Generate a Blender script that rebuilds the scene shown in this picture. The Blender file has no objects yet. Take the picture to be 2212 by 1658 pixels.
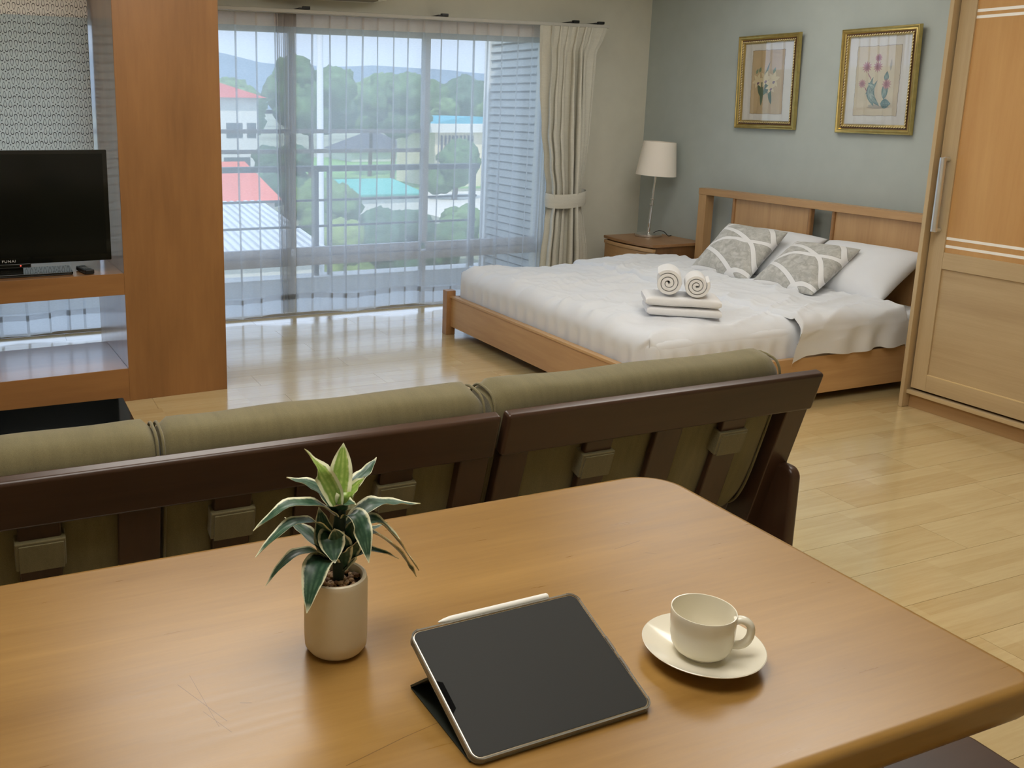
import bpy, bmesh, math, random
from math import sin, cos, pi, radians, sqrt, hypot
from mathutils import Matrix, Vector, noise

rnd = random.Random(7)
scn = bpy.context.scene
COL = scn.collection

# ------------------------------------------------------------------ camera
YAW, PITCH, ROLL = radians(23.228), radians(12.182), radians(0.6295)
F_PX, PP = 2049.84, (832.82, 666.64)
EYE = Vector((0, 0, 1.47))
fwd = Vector((sin(YAW) * cos(PITCH), cos(YAW) * cos(PITCH), -sin(PITCH)))
r0 = Vector((cos(YAW), -sin(YAW), 0)); u0 = r0.cross(fwd)
rgt = r0 * cos(ROLL) + u0 * sin(ROLL); upv = u0 * cos(ROLL) - r0 * sin(ROLL)
cam_d = bpy.data.cameras.new('camera'); cam = bpy.data.objects.new('camera', cam_d); COL.objects.link(cam)
cm = Matrix((rgt, upv, -fwd)).transposed().to_4x4(); cm.translation = EYE
cam.matrix_world = cm
cam_d.sensor_fit = 'HORIZONTAL'; cam_d.sensor_width = 36
cam_d.lens = F_PX / 2212 * 36
cam_d.shift_x = (1106 - PP[0]) / 2212; cam_d.shift_y = (PP[1] - 829) / 2212
cam_d.clip_start = 0.02; cam_d.clip_end = 5000
scn.camera = cam

# ------------------------------------------------------------------ world, sun, exposure
SKY_STR = 1.85
SUN_STR = 3.2
LAMP_FILL_STR = 13.0
w = bpy.data.worlds.new('world'); scn.world = w; w.use_nodes = True
nt = w.node_tree; bg = nt.nodes['Background']
tc = nt.nodes.new('ShaderNodeTexCoord'); sx = nt.nodes.new('ShaderNodeSeparateXYZ')
rp = nt.nodes.new('ShaderNodeValToRGB')
rp.color_ramp.elements[0].position = 0.0; rp.color_ramp.elements[0].color = (0.60, 0.71, 0.90, 1)
rp.color_ramp.elements[1].position = 0.5; rp.color_ramp.elements[1].color = (0.64, 0.78, 1.0, 1)
nt.links.new(tc.outputs['Generated'], sx.inputs[0]); nt.links.new(sx.outputs['Z'], rp.inputs[0])
nt.links.new(rp.outputs[0], bg.inputs['Color']); bg.inputs['Strength'].default_value = SKY_STR
sun_d = bpy.data.lights.new('sun', 'SUN'); sun = bpy.data.objects.new('sun', sun_d); COL.objects.link(sun)
sun_d.energy = SUN_STR; sun_d.angle = radians(2); sun_d.color = (1.0, 0.95, 0.86)
sun.rotation_euler = (radians(38), 0, radians(-35))      # high, from behind the building
sun.location = (0, -5, 12)
scn.view_settings.view_transform = 'Standard'; scn.view_settings.look = 'None'
scn.view_settings.gamma = 1.0; scn.view_settings.exposure = 0.0
scn.view_settings.use_curve_mapping = False
scn.cycles.use_denoising = True
scn.cycles.transparent_max_bounces = 32
scn.cycles.max_bounces = 10; scn.cycles.diffuse_bounces = 5; scn.cycles.glossy_bounces = 4
scn.cycles.transmission_bounces = 6
scn.cycles.sample_clamp_indirect = 4.0
scn.cycles.caustics_reflective = False; scn.cycles.caustics_refractive = False

# ------------------------------------------------------------------ object helpers
WM = {}                                    # world matrix of every object by name

def link(o, parent=None, mw=None):
    COL.objects.link(o)
    if parent is not None: o.parent = parent
    WM[o.name] = mw
    return o

def thing(name, label, cat, loc=(0, 0, 0), rz=0.0, group=None, kind=None, ry=0.0):
    o = bpy.data.objects.new(name, None)
    o.empty_display_size = 0.05
    o.location = loc; o.rotation_euler = (0, ry, rz)
    link(o, None, Matrix.Translation(loc) @ Matrix.Rotation(rz, 4, 'Z') @ Matrix.Rotation(ry, 4, 'Y'))
    tag(o, label, cat, group, kind)
    return o

def tag(o, label=None, cat=None, group=None, kind=None):
    if label: o['label'] = label
    if cat: o['category'] = cat
    if group: o['group'] = group
    if kind: o['kind'] = kind
    return o

def obj(name, geo, mat, parent=None, local=False, smooth=True, angle=35, attrs=None, fmat=None, base=False):
    """one mesh object; geo = (verts, faces) in world coordinates (or the parent's, local=True)"""
    vs, fs = geo
    pm = WM[parent.name] if parent is not None else Matrix()
    if not local and parent is not None:
        inv = pm.inverted(); vs = [inv @ Vector(v) for v in vs]
    else:
        vs = [Vector(v) for v in vs]
    lo = [min(v[i] for v in vs) for i in range(3)]; hi = [max(v[i] for v in vs) for i in range(3)]
    c = Vector(((lo[0] + hi[0]) / 2, (lo[1] + hi[1]) / 2, lo[2] if base else (lo[2] + hi[2]) / 2))
    me = bpy.data.meshes.new(name)
    me.from_pydata([tuple(v - c) for v in vs], [], fs)
    for m in (mat if isinstance(mat, (list, tuple)) else [mat]): me.materials.append(m)
    if fmat: me.polygons.foreach_set('material_index', fmat)
    if attrs:
        for k, vals in attrs.items():
            a = me.attributes.new(k, 'FLOAT', 'POINT'); a.data.foreach_set('value', vals)
    if smooth:
        me.polygons.foreach_set('use_smooth', [True] * len(me.polygons))
        if angle < 180: me.set_sharp_from_angle(angle=radians(angle))
    me.update()
    o = bpy.data.objects.new(name, me); o.location = c
    if smooth and angle <= 50 and len(vs) < 900:          # keep broad flat faces flat beside their bevels
        wn = o.modifiers.new('weighted_normal', 'WEIGHTED_NORMAL'); wn.keep_sharp = True; wn.weight = 100
    return link(o, parent, pm @ Matrix.Translation(c))

def dup(o, parent=None, mw=None):
    """copy of one object sharing its mesh, placed by world matrix"""
    c = o.copy(); COL.objects.link(c); c.parent = parent
    pm = WM[parent.name] if parent is not None else Matrix()
    c.matrix_local = pm.inverted() @ mw
    WM[c.name] = mw
    return c

def cat(*gs):
    V, Fa = [], []
    for v, f in gs:
        n = len(V); V += [tuple(p) for p in v]; Fa += [tuple(i + n for i in q) for q in f]
    return V, Fa

def from_bm(bm):
    bm.verts.index_update()
    g = ([tuple(v.co) for v in bm.verts], [tuple(v.index for v in f.verts) for f in bm.faces])
    bm.free(); return g

def box(a, b, bev=0.0, seg=2):
    bm = bmesh.new()
    bmesh.ops.create_cube(bm, size=1)
    for v in bm.verts:
        v.co = Vector(((a[i] + b[i]) / 2 + v.co[i] * (b[i] - a[i]) for i in range(3)))
    if bev > 0:
        bmesh.ops.bevel(bm, geom=list(bm.edges), offset=bev, segments=seg, profile=0.5, affect='EDGES')
    return from_bm(bm)

def prism(pts, lo, hi, axis='z', bev=0.0, seg=2):
    """outline pts extruded along axis; for 'x' pts=(y,z), 'y' pts=(x,z), 'z' pts=(x,y)"""
    def mk(p, h):
        return {'z': (p[0], p[1], h), 'x': (h, p[0], p[1]), 'y': (p[0], h, p[1])}[axis]
    bm = bmesh.new()
    A = [bm.verts.new(mk(p, lo)) for p in pts]; B = [bm.verts.new(mk(p, hi)) for p in pts]
    n = len(pts)
    fa = bm.faces.new(A); fb = bm.faces.new(B)
    for i in range(n): bm.faces.new((A[i], A[(i + 1) % n], B[(i + 1) % n], B[i]))
    bmesh.ops.recalc_face_normals(bm, faces=list(bm.faces))
    if bev > 0:
        es = list({e for f in (fa, fb) for e in f.edges})
        bmesh.ops.bevel(bm, geom=es, offset=bev, segments=seg, profile=0.5, affect='EDGES')
    return from_bm(bm)

def lathe(prof, n=40, c=(0, 0, 0), close=False):
    V, Fa = [], []
    m = len(prof)
    for i in range(n):
        a = 2 * pi * i / n
        for r, z in prof: V.append((c[0] + r * cos(a), c[1] + r * sin(a), c[2] + z))
    for i in range(n):
        j = (i + 1) % n
        for k in range(m - 1 if not close else m):
            k2 = (k + 1) % m
            Fa.append((i * m + k, j * m + k, j * m + k2, i * m + k2))
    if not close:
        for k, flip in ((0, True), (m - 1, False)):
            if prof[k][0] > 1e-6:
                f = tuple(i * m + k for i in range(n)); Fa.append(f[::-1] if flip else f)
    return V, Fa

def tube(pts, rad, n=10, cap=True, flat=1.0):
    pts = [Vector(p) for p in pts]; m = len(pts)
    V, Fa = [], []
    t = (pts[1] - pts[0]).normalized()
    up = Vector((0, 0, 1)) if abs(t.z) < .9 else Vector((1, 0, 0))
    nrm = (up - t * up.dot(t)).normalized()
    for i, p in enumerate(pts):
        t = (pts[min(i + 1, m - 1)] - pts[max(i - 1, 0)]).normalized()
        nrm = (nrm - t * nrm.dot(t)).normalized(); b = t.cross(nrm)
        r = rad(i / (m - 1)) if callable(rad) else rad
        for k in range(n):
            a = 2 * pi * k / n
            V.append(tuple(p + nrm * (cos(a) * r) + b * (sin(a) * r * flat)))
    for i in range(m - 1):
        for k in range(n):
            k2 = (k + 1) % n
            Fa.append((i * n + k, i * n + k2, (i + 1) * n + k2, (i + 1) * n + k))
    if cap:
        Fa.append(tuple(range(n))[::-1]); Fa.append(tuple((m - 1) * n + k for k in range(n)))
    return V, Fa

def gridf(fn, nu, nv, wrap=False):
    V = [tuple(fn(i / (nu if wrap else nu - 1), j / (nv - 1))) for j in range(nv) for i in range(nu)]
    Fa = []
    for j in range(nv - 1):
        for i in range(nu if wrap else nu - 1):
            i2 = (i + 1) % nu
            Fa.append((j * nu + i, j * nu + i2, (j + 1) * nu + i2, (j + 1) * nu + i))
    return V, Fa

def xform(g, m):
    return [tuple(m @ Vector(v)) for v in g[0]], g[1]

def rrect(x0, y0, x1, y1, r, n=8):
    P = []
    for cx, cy, a0 in ((x1 - r, y1 - r, 0), (x0 + r, y1 - r, 90), (x0 + r, y0 + r, 180), (x1 - r, y0 + r, 270)):
        for i in range(n + 1):
            a = radians(a0 + 90 * i / n); P.append((cx + r * cos(a), cy + r * sin(a)))
    return P

def catmull(P, n):
    P = [Vector(p) for p in P]; Q = [P[0] * 2 - P[1]] + P + [P[-1] * 2 - P[-2]]
    out = []
    for i in range(len(P) - 1):
        a, b, c, d = Q[i:i + 4]
        for k in range(n):
            t = k / n
            out.append(.5 * ((2 * b) + (c - a) * t + (2 * a - 5 * b + 4 * c - d) * t * t + (3 * b - a - 3 * c + d) * t ** 3))
    out.append(P[-1]); return out

def fbm(x, y, z=0.0, o=4):
    return noise.fractal(Vector((x, y, z)), 1.0, 2.0, o)

# ------------------------------------------------------------------ material helpers
def srgb(r, g, b):
    f = lambda c: (c / 12.92 if c <= .04045 else ((c + .055) / 1.055) ** 2.4)
    return (f(r / 255), f(g / 255), f(b / 255), 1.0)

class N:
    """tiny node wiring helper"""
    def __init__(s, name):
        s.m = bpy.data.materials.new(name); s.m.use_nodes = True
        s.t = s.m.node_tree; s.b = s.t.nodes['Principled BSDF']; s.out = s.t.nodes['Material Output']
    def n(s, kind, **k):
        x = s.t.nodes.new('ShaderNode' + kind)
        for a, v in k.items(): setattr(x, a, v)
        return x
    def l(s, a, b): s.t.links.new(a, b)
    def set(s, inp, v):
        if hasattr(v, 'is_linked') or hasattr(v, 'links'): s.l(v, s.b.inputs[inp])
        else: s.b.inputs[inp].default_value = v
    def math(s, op, a, b=None, c=None, clamp=False):
        x = s.n('Math', operation=op); x.use_clamp = clamp
        for i, v in enumerate((a, b, c)):
            if v is None: continue
            if isinstance(v, (int, float)): x.inputs[i].default_value = v
            else: s.l(v, x.inputs[i])
        return x.outputs[0]
    def mix(s, f, a, b):
        x = s.n('Mix', data_type='RGBA')
        for i, v in ((0, f), (6, a), (7, b)):
            if isinstance(v, (int, float, tuple)): x.inputs[i].default_value = v
            else: s.l(v, x.inputs[i])
        return x.outputs[2]
    def coords(s, scale=(1, 1, 1), rand=True):
        t = s.n('TexCoord'); mp = s.n('Mapping'); mp.inputs['Scale'].default_value = scale
        s.l(t.outputs['Object'], mp.inputs['Vector'])
        if rand:
            oi = s.n('ObjectInfo'); v = s.n('Combine' + 'XYZ')
            for i, k in enumerate((37.0, 91.0, 53.0)): s.l(s.math('MULTIPLY', oi.outputs['Random'], k), v.inputs[i])
            s.l(v.outputs[0], mp.inputs['Location'])
        return mp.outputs[0]
    def noise(s, vec, scale, detail=4, rough=.55, dist=0.0):
        x = s.n('TexNoise'); x.inputs['Scale'].default_value = scale; x.inputs['Detail'].default_value = detail
        x.inputs['Roughness'].default_value = rough; x.inputs['Distortion'].default_value = dist
        s.l(vec, x.inputs['Vector']); return x.outputs['Fac']
    def ramp(s, fac, p0, p1):
        x = s.n('MapRange'); x.inputs[1].default_value = p0; x.inputs[2].default_value = p1
        s.l(fac, x.inputs[0]); return x.outputs[0]
    def bump(s, h, strength=.2, dist=.002):
        x = s.n('Bump'); x.inputs['Strength'].default_value = strength; x.inputs['Distance'].default_value = dist
        s.l(h, x.inputs['Height']); s.l(x.outputs[0], s.b.inputs['Normal'])

def flat(name, col, rough=.5, metal=0.0, spec=.5, coat=0.0, var=0.0, vscale=6, bump=0.0, bscale=200, sheen=0.0):
    k = N(name); k.set('Roughness', rough); k.set('Metallic', metal); k.set('Specular IOR Level', spec)
    if coat: k.set('Coat Weight', coat); k.set('Coat Roughness', .08)
    if sheen: k.set('Sheen Weight', sheen)
    v = k.coords()
    nz = k.noise(v, vscale, 4)
    d = tuple(c * (1 - var) for c in col[:3]) + (1,); u = tuple(min(1, c * (1 + var)) for c in col[:3]) + (1,)
    k.set('Base Color', k.mix(k.ramp(nz, .3, .7), d, u))
    if bump: k.bump(k.noise(v, bscale, 3), bump)
    return k.m

def wood(name, c_lo, c_hi, axis='x', rough=.35, coat=0.0, grain=1.0, spec=.5, streak=14, bump=.03):
    k = N(name); k.set('Roughness', rough); k.set('Specular IOR Level', spec)
    if coat: k.set('Coat Weight', coat); k.set('Coat Roughness', .12); k.set('Coat IOR', 1.8)
    sc = {'x': (.9, streak, streak), 'y': (streak, .9, streak), 'z': (streak, streak, .9)}[axis]
    v = k.coords(sc)
    big = k.noise(v, .35, 3, .6, .6); fine = k.noise(v, 5.0 * grain, 4, .6, .3)
    sc2 = tuple(1.6 if c < 1 else 5 for c in sc); v2 = k.coords(sc2); blot = k.noise(v2, 1.0, 2)
    f = k.math('ADD', k.math('MULTIPLY', big, .55), k.math('ADD', k.math('MULTIPLY', fine, .2), k.math('MULTIPLY', blot, .3)))
    k.set('Base Color', k.mix(k.ramp(f, .36, .70), c_lo, c_hi))
    if bump: k.bump(fine, bump, .001)
    return k.m

def fabric(name, col, var=.12, rough=.9, weave=900, sheen=.15, bump=.25, stretch=(1, 1, 1), col2=None):
    k = N(name); k.set('Roughness', rough); k.set('Specular IOR Level', .2); k.set('Sheen Weight', sheen)
    v = k.coords(stretch, False); nz = k.noise(v, weave, 2); big = k.noise(v, 9, 3)
    d = tuple(c * (1 - var) for c in col[:3]) + (1,); u = col2 or tuple(min(1, c * (1 + var)) for c in col[:3]) + (1,)
    k.set('Base Color', k.mix(k.ramp(k.math('ADD', k.math('MULTIPLY', nz, .7), k.math('MULTIPLY', big, .3)), .35, .65), d, u))
    if bump: k.bump(nz, bump, .0006)
    return k.m

def emit(name, col, s):
    k = N(name); e = k.n('Emission'); e.inputs[0].default_value = col; e.inputs[1].default_value = s
    k.l(e.outputs[0], k.out.inputs[0]); return k.m

def glass(name, tint=(1, 1, 1, 1), refl=.08, rough=.0):
    k = N(name); k.t.nodes.remove(k.b)
    tr = k.n('BsdfTransparent'); tr.inputs[0].default_value = tint
    gl = k.n('BsdfGlossy'); gl.inputs['Roughness'].default_value = rough
    fr = k.n('Fresnel'); fr.inputs[0].default_value = 1.45
    mx = k.n('MixShader'); ge = k.n('NewGeometry')
    k.l(k.math('MULTIPLY', k.math('ADD', fr.outputs[0], refl - .04, clamp=True), k.math('SUBTRACT', 1.0, ge.outputs['Backfacing'])), mx.inputs[0])
    k.l(tr.outputs[0], mx.inputs[1]); k.l(gl.outputs[0], mx.inputs[2]); k.l(mx.outputs[0], k.out.inputs[0])
    return k.m

def sheer_mat(name, col, open_=.5, transl=.6):
    k = N(name); k.t.nodes.remove(k.b)
    tr = k.n('BsdfTransparent')
    tl = k.n('BsdfTranslucent'); tl.inputs[0].default_value = col
    df = k.n('BsdfDiffuse'); df.inputs[0].default_value = col
    m1 = k.n('MixShader'); m1.inputs[0].default_value = transl
    k.l(df.outputs[0], m1.inputs[1]); k.l(tl.outputs[0], m1.inputs[2])
    v = k.coords((1, 1, 4), False); nz = k.noise(v, 60, 3)
    m2 = k.n('MixShader'); k.l(k.math('ADD', 1 - open_ - .06, k.math('MULTIPLY', nz, .12)), m2.inputs[0])
    k.l(tr.outputs[0], m2.inputs[1]); k.l(m1.outputs[0], m2.inputs[2]); k.l(m2.outputs[0], k.out.inputs[0])
    return k.m

# ------------------------------------------------------------------ materials
M = {}
M['wall_cream'] = flat('wall_cream', srgb(214, 211, 196), .85, var=.03, bump=.05, bscale=300)
M['wall_grey'] = flat('wall_grey', srgb(176, 184, 180), .8, var=.03, bump=.05, bscale=300)
M['ceiling'] = flat('ceiling_white', srgb(225, 224, 216), .9, var=.02)
M['seam'] = flat('floor_underlay', srgb(70, 52, 32), .9)

def plank_mat():
    k = N('laminate_plank'); k.set('Specular IOR Level', .6); k.set('Coat Weight', 1.0); k.set('Coat IOR', 1.75); k.set('Coat Roughness', .13)
    t = k.n('TexCoord'); oi = k.n('ObjectInfo')
    mp = k.n('Mapping'); k.l(t.outputs['Object'], mp.inputs['Vector'])
    v = k.n('CombineXYZ'); k.l(k.math('MULTIPLY', oi.outputs['Random'], 23.0), v.inputs[0]); v.inputs[1].default_value = .0975
    k.l(v.outputs[0], mp.inputs['Location'])
    br = k.n('TexBrick'); br.offset = .37; br.offset_frequency = 1; br.squash = 1.0
    br.inputs['Scale'].default_value = 1.0; br.inputs['Mortar Size'].default_value = .0
    br.inputs['Brick Width'].default_value = .43; br.inputs['Row Height'].default_value = .065
    br.inputs['Color1'].default_value = (0, 0, 0, 1); br.inputs['Color2'].default_value = (1, 1, 1, 1)
    k.l(mp.outputs[0], br.inputs['Vector'])
    v2 = k.coords((1.2, 16, 16)); gr = k.noise(v2, 2.2, 5, .6, 1.2); fine = k.noise(v2, 12, 3)
    f = k.math('ADD', k.math('MULTIPLY', br.outputs['Color'], .30), k.math('ADD', k.math('MULTIPLY', gr, .75), k.math('MULTIPLY', fine, .12)))
    f = k.math('ADD', f, k.math('MULTIPLY', oi.outputs['Random'], .12))
    k.set('Base Color', k.mix(k.ramp(f, .25, 1.0), srgb(216, 197, 150), srgb(190, 164, 114)))
    k.set('Roughness', k.math('ADD', .14, k.math('MULTIPLY', gr, .08)))
    return k.m
M['plank'] = plank_mat()

def table_mat():
    """lacquered table top: grain along x, dull yellowed patch and fine scratches of its own shape"""
    k = N('table_wood'); k.set('Specular IOR Level', .5)
    v = k.coords((1.1, 16, 16), False)
    big = k.noise(v, .4, 4, .6, .8); fine = k.noise(v, 7, 4, .65, .3)
    v2 = k.coords((1.6, 6, 6), False); blot = k.noise(v2, 1.0, 3)
    f = k.math('ADD', k.math('MULTIPLY', big, .5), k.math('ADD', k.math('MULTIPLY', fine, .22), k.math('MULTIPLY', blot, .32)))
    base = k.mix(k.ramp(f, .36, .70), srgb(130, 94, 43), srgb(168, 129, 69))
    t = k.n('TexCoord'); s = k.n('SeparateXYZ'); k.l(t.outputs['Object'], s.inputs[0])
    X, Y = s.outputs[0], s.outputs[1]
    def seg(a, b, wd):
        dx, dy = b[0] - a[0], b[1] - a[1]; L2 = dx * dx + dy * dy
        px = k.math('SUBTRACT', X, a[0]); py = k.math('SUBTRACT', Y, a[1])
        h = k.math('DIVIDE', k.math('ADD', k.math('MULTIPLY', px, dx), k.math('MULTIPLY', py, dy)), L2, clamp=True)
        ex = k.math('SUBTRACT', px, k.math('MULTIPLY', h, dx)); ey = k.math('SUBTRACT', py, k.math('MULTIPLY', h, dy))
        d = k.math('SQRT', k.math('ADD', k.math('MULTIPLY', ex, ex), k.math('MULTIPLY', ey, ey)))
        return k.math('LESS_THAN', d, wd)
    o = TABLE_C
    sc = None
    for a, b, wd in (((.186, 1.086), (.226, .992), .0005), ((.204, 1.10), (.215, .985), .00035), ((.204, 1.02), (.226, .97), .0004),
                     ((.33, .865), (.41, .885), .0006), ((.41, .885), (.49, .90), .0005), ((.25, 1.02), (.262, 1.015), .0008),
                     ((.93, 1.19), (.99, 1.20), .0005), ((.97, 1.16), (.985, 1.15), .0005)):
        q = seg((a[0] - o[0], a[1] - o[1]), (b[0] - o[0], b[1] - o[1]), wd)
        sc = q if sc is None else k.math('MAXIMUM', sc, q)
    col = k.mix(k.math('MULTIPLY', sc, .55), base, srgb(70, 38, 14))
    k.set('Base Color', col)
    k.set('Roughness', k.math('ADD', .24, k.math('MULTIPLY', fine, .12)))
    k.bump(fine, .02, .0006)
    return k.m
TABLE_C = ((-0.95 + 1.225) / 2, (.67 + 1.447) / 2)
M['table'] = table_mat()
M['tv_wood'] = wood('tv_unit_wood', srgb(146, 100, 56), srgb(180, 130, 80), 'z', .30, streak=9, coat=1.0)
M['tv_wood_h'] = wood('tv_unit_wood_h', srgb(146, 100, 56), srgb(180, 130, 80), 'x', .30, streak=9, coat=1.0)
M['tv_face'] = wood('tv_unit_facing_v', srgb(120, 81, 43), srgb(153, 108, 62), 'z', .42, streak=9)
M['tv_face_h'] = wood('tv_unit_facing_h', srgb(120, 81, 43), srgb(153, 108, 62), 'x', .42, streak=9)
M['bed_wood'] = wood('bed_wood_y', srgb(166, 126, 82), srgb(202, 164, 116), 'y', .38, streak=12)
M['bed_wood_x'] = wood('bed_wood_x', srgb(166, 126, 82), srgb(202, 164, 116), 'x', .38, streak=12)
M['bed_wood_z'] = wood('bed_wood_z', srgb(166, 126, 82), srgb(202, 164, 116), 'z', .38, streak=12)
M['night_wood'] = wood('nightstand_wood', srgb(142, 104, 66), srgb(174, 132, 90), 'y', .35, streak=14)
M['ward_v'] = wood('wardrobe_oak_v', srgb(172, 148, 112), srgb(198, 176, 138), 'z', .45, streak=30, grain=2)
M['ward_h'] = wood('wardrobe_oak_h', srgb(172, 148, 112), srgb(198, 176, 138), 'y', .45, streak=30, grain=2)
M['ward_panel'] = wood('wardrobe_maple', srgb(186, 140, 86), srgb(206, 164, 108), 'z', .38, streak=12)
M['white_strip'] = flat('white_strip', srgb(246, 244, 238), .5)
M['dark_wood'] = wood('sofa_wood', srgb(52, 33, 23), srgb(80, 55, 39), 'x', .33, streak=12)
M['dark_wood_z'] = wood('sofa_wood_z', srgb(52, 33, 23), srgb(80, 55, 39), 'z', .33, streak=12)
M['olive'] = fabric('olive_ribbed_fabric', srgb(120, 111, 80), .22, weave=420, stretch=(6, 1, 1), bump=.35, sheen=.25)
M['bed_linen'] = fabric('white_linen', srgb(222, 225, 230), .02, weave=1500, bump=.08, sheen=.1)
M['towel'] = fabric('white_towel', srgb(232, 232, 233), .03, weave=700, bump=.5, sheen=.3)
M['drape'] = fabric('beige_slub_curtain', srgb(212, 209, 196), .08, weave=120, stretch=(1, 1, 9), bump=.2)
M['sheer'] = sheer_mat('sheer_voile', (.82, .85, .88, 1), .45, .85)
M['sheer_hem'] = sheer_mat('sheer_voile_hem', (.66, .67, .68, 1), .20, .8)
M['sheer_top'] = sheer_mat('sheer_voile_heading', (.86, .80, .76, 1), .15, .5)
M['alu'] = flat('window_frame_white', srgb(186, 188, 190), .4)
M['track'] = flat('curtain_track', srgb(196, 194, 186), .4)
M['chrome'] = flat('chrome', (.85, .84, .80, 1), .12, 1.0)
M['steel'] = flat('brushed_steel', (.80, .80, .79, 1), .38, 1.0)
M['black'] = flat('black_plastic', srgb(16, 17, 18), .35)
M['black_gloss'] = flat('black_gloss', srgb(8, 10, 10), .06, spec=.6)
M['screen_tv'] = flat('tv_screen', srgb(5, 8, 8), .12, spec=.4)
M['white_ceramic'] = flat('white_ceramic', srgb(228, 222, 204), .12, spec=.6)
M['pot'] = flat('matte_pot', srgb(222, 210, 184), .6, var=.03, bump=.05, bscale=400)
M['ac'] = flat('ac_plastic', srgb(226, 222, 206), .45)
M['glass'] = glass('window_glass', (.97, .99, 1, 1), .05)
M['pic_glass'] = glass('picture_glass', (1, 1, 1, 1), .22)
M['white_paint'] = flat('exterior_white', srgb(232, 232, 230), .7)

# ------------------------------------------------------------------ the room shell
RX0, RX1, RY0, RY1, RZ = -2.0, 4.9, -0.9, 6.25, 2.6
floor = obj('floor', box((RX0, RY0, -.12), (RX1, RY1 + .02, -.007)), M['seam'])
tag(floor, 'light maple laminate floor', kind='structure')
PW, PL = .195, 1.22
rows = int(math.ceil((RY1 + .02 - RY0) / PW))
protos = {}
for r in range(rows):
    y0 = RY1 + .02 - (r + 1) * PW; y1 = y0 + PW
    y0 = max(y0, RY0)
    x = RX0 - ((r * .47) % 1.0) * PL
    while x < RX1:
        a, b = max(x, RX0), min(x + PL, RX1)
        if b - a > .05:
            key = (round(b - a, 3), round(y1 - y0, 3))
            mw = Matrix.Translation(((a + b) / 2, (y0 + y1) / 2, -.0035))
            if key not in protos:
                protos[key] = obj('plank', box((a + .0006, y0 + .0006, -.007), (b - .0006, y1 - .0006, 0)), M['plank'], floor, smooth=False)
            else:
                dup(protos[key], floor, mw)
        x += PL
WX0, WX1, WZ1 = -1.75, 3.98, 1.965
wall = obj('wall_back', cat(box((RX0 - .15, RY1, WZ1), (RX1 + .15, RY1 + .15, RZ)), box((WX1, RY1, -.12), (RX1 + .15, RY1 + .15, WZ1)),
                            box((RX0 - .15, RY1, -.12), (WX0, RY1 + .15, WZ1))), M['wall_cream'], smooth=False)
tag(wall, 'cream painted window wall', kind='structure')
tag(obj('wall_right', box((RX1, RY0 - .15, -.12), (RX1 + .15, RY1, RZ)), M['wall_grey'], smooth=False), 'grey painted wall behind the bed', kind='structure')
tag(obj('wall_left', box((RX0 - .15, RY0 - .15, -.12), (RX0, RY1, RZ)), M['wall_cream'], smooth=False), 'cream painted side wall', kind='structure')
tag(obj('wall_front', box((RX0, RY0 - .15, -.12), (RX1, RY0, RZ)), M['wall_cream'], smooth=False), 'cream painted wall opposite the window', kind='structure')
tag(obj('ceiling', box((RX0 - .15, RY0 - .15, RZ), (RX1 + .15, RY1 + .15, RZ + .15)), M['ceiling'], smooth=False), 'white ceiling', kind='structure')

# windows: five sliding bays, each with its sash, transom and lower light
FY0, FY1 = 6.29, 6.35
edges = [-1.75, -.93, .03, .99, 2.0, 3.005, 3.98]
for n in range(6):
    a, b = edges[n], edges[n + 1]
    yo = .0 if n % 2 else .02
    root = bpy.data.objects.new('window_%d' % (n + 1), None); root.location = (a, FY0, 0); root.empty_display_size = .05
    link(root, None, Matrix.Translation(root.location))
    tag(root, 'white aluminium sliding window bay with a low glass light below', kind='structure')
    y0, y1 = FY0 + yo, FY1 - .02 + yo
    A = M['alu']
    obj('stile', box((a - .018, y0, .47), (a + .024, y1, WZ1), .004), A, root)
    obj('stile', box((b - .024, y0, .47), (b + .018, y1, WZ1), .004), A, root)
    obj('top_rail', box((a + .02, y0, WZ1 - .04), (b - .02, y1, WZ1), .004), A, root)
    obj('bottom_rail', box((a + .02, y0, .415), (b - .02, y1, .474), .004), A, root)
    obj('transom', box((a, FY0 - .015, .352), (b, FY1 + .015, .412), .004), A, root)
    obj('mullion', box((a - .015, FY0, 0.02), (a + .015, FY1, .352), .004), A, root)
    if n < 5:
        obj('safety_bar', box((a + .02, y1, 1.264), (b - .02, y1 + .015, 1.293), .003), A, root)
        obj('safety_bar', box((a + .02, y1, 1.128), (b - .02, y1 + .015, 1.157), .003), A, root)
    obj('sill_track', box((a, FY0 - .02, 0), (b, FY1 + .04, .022), .003), A, root)
    g = obj('glass_pane', box((a + .02, y0 + .018, .47), (b - .02, y0 + .022, WZ1 - .04)), M['glass'], root, smooth=False)
    g = obj('glass_pane', box((a + .012, FY0 + .028, .02), (b - .012, FY0 + .032, .355)), M['glass'], root, smooth=False)
# small dark sash locks
lock = obj('sash_lock', box((1.985, 6.262, 1.17), (2.012, 6.29, 1.255), .006), M['black'], bpy.data.objects['window_5'])

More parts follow.
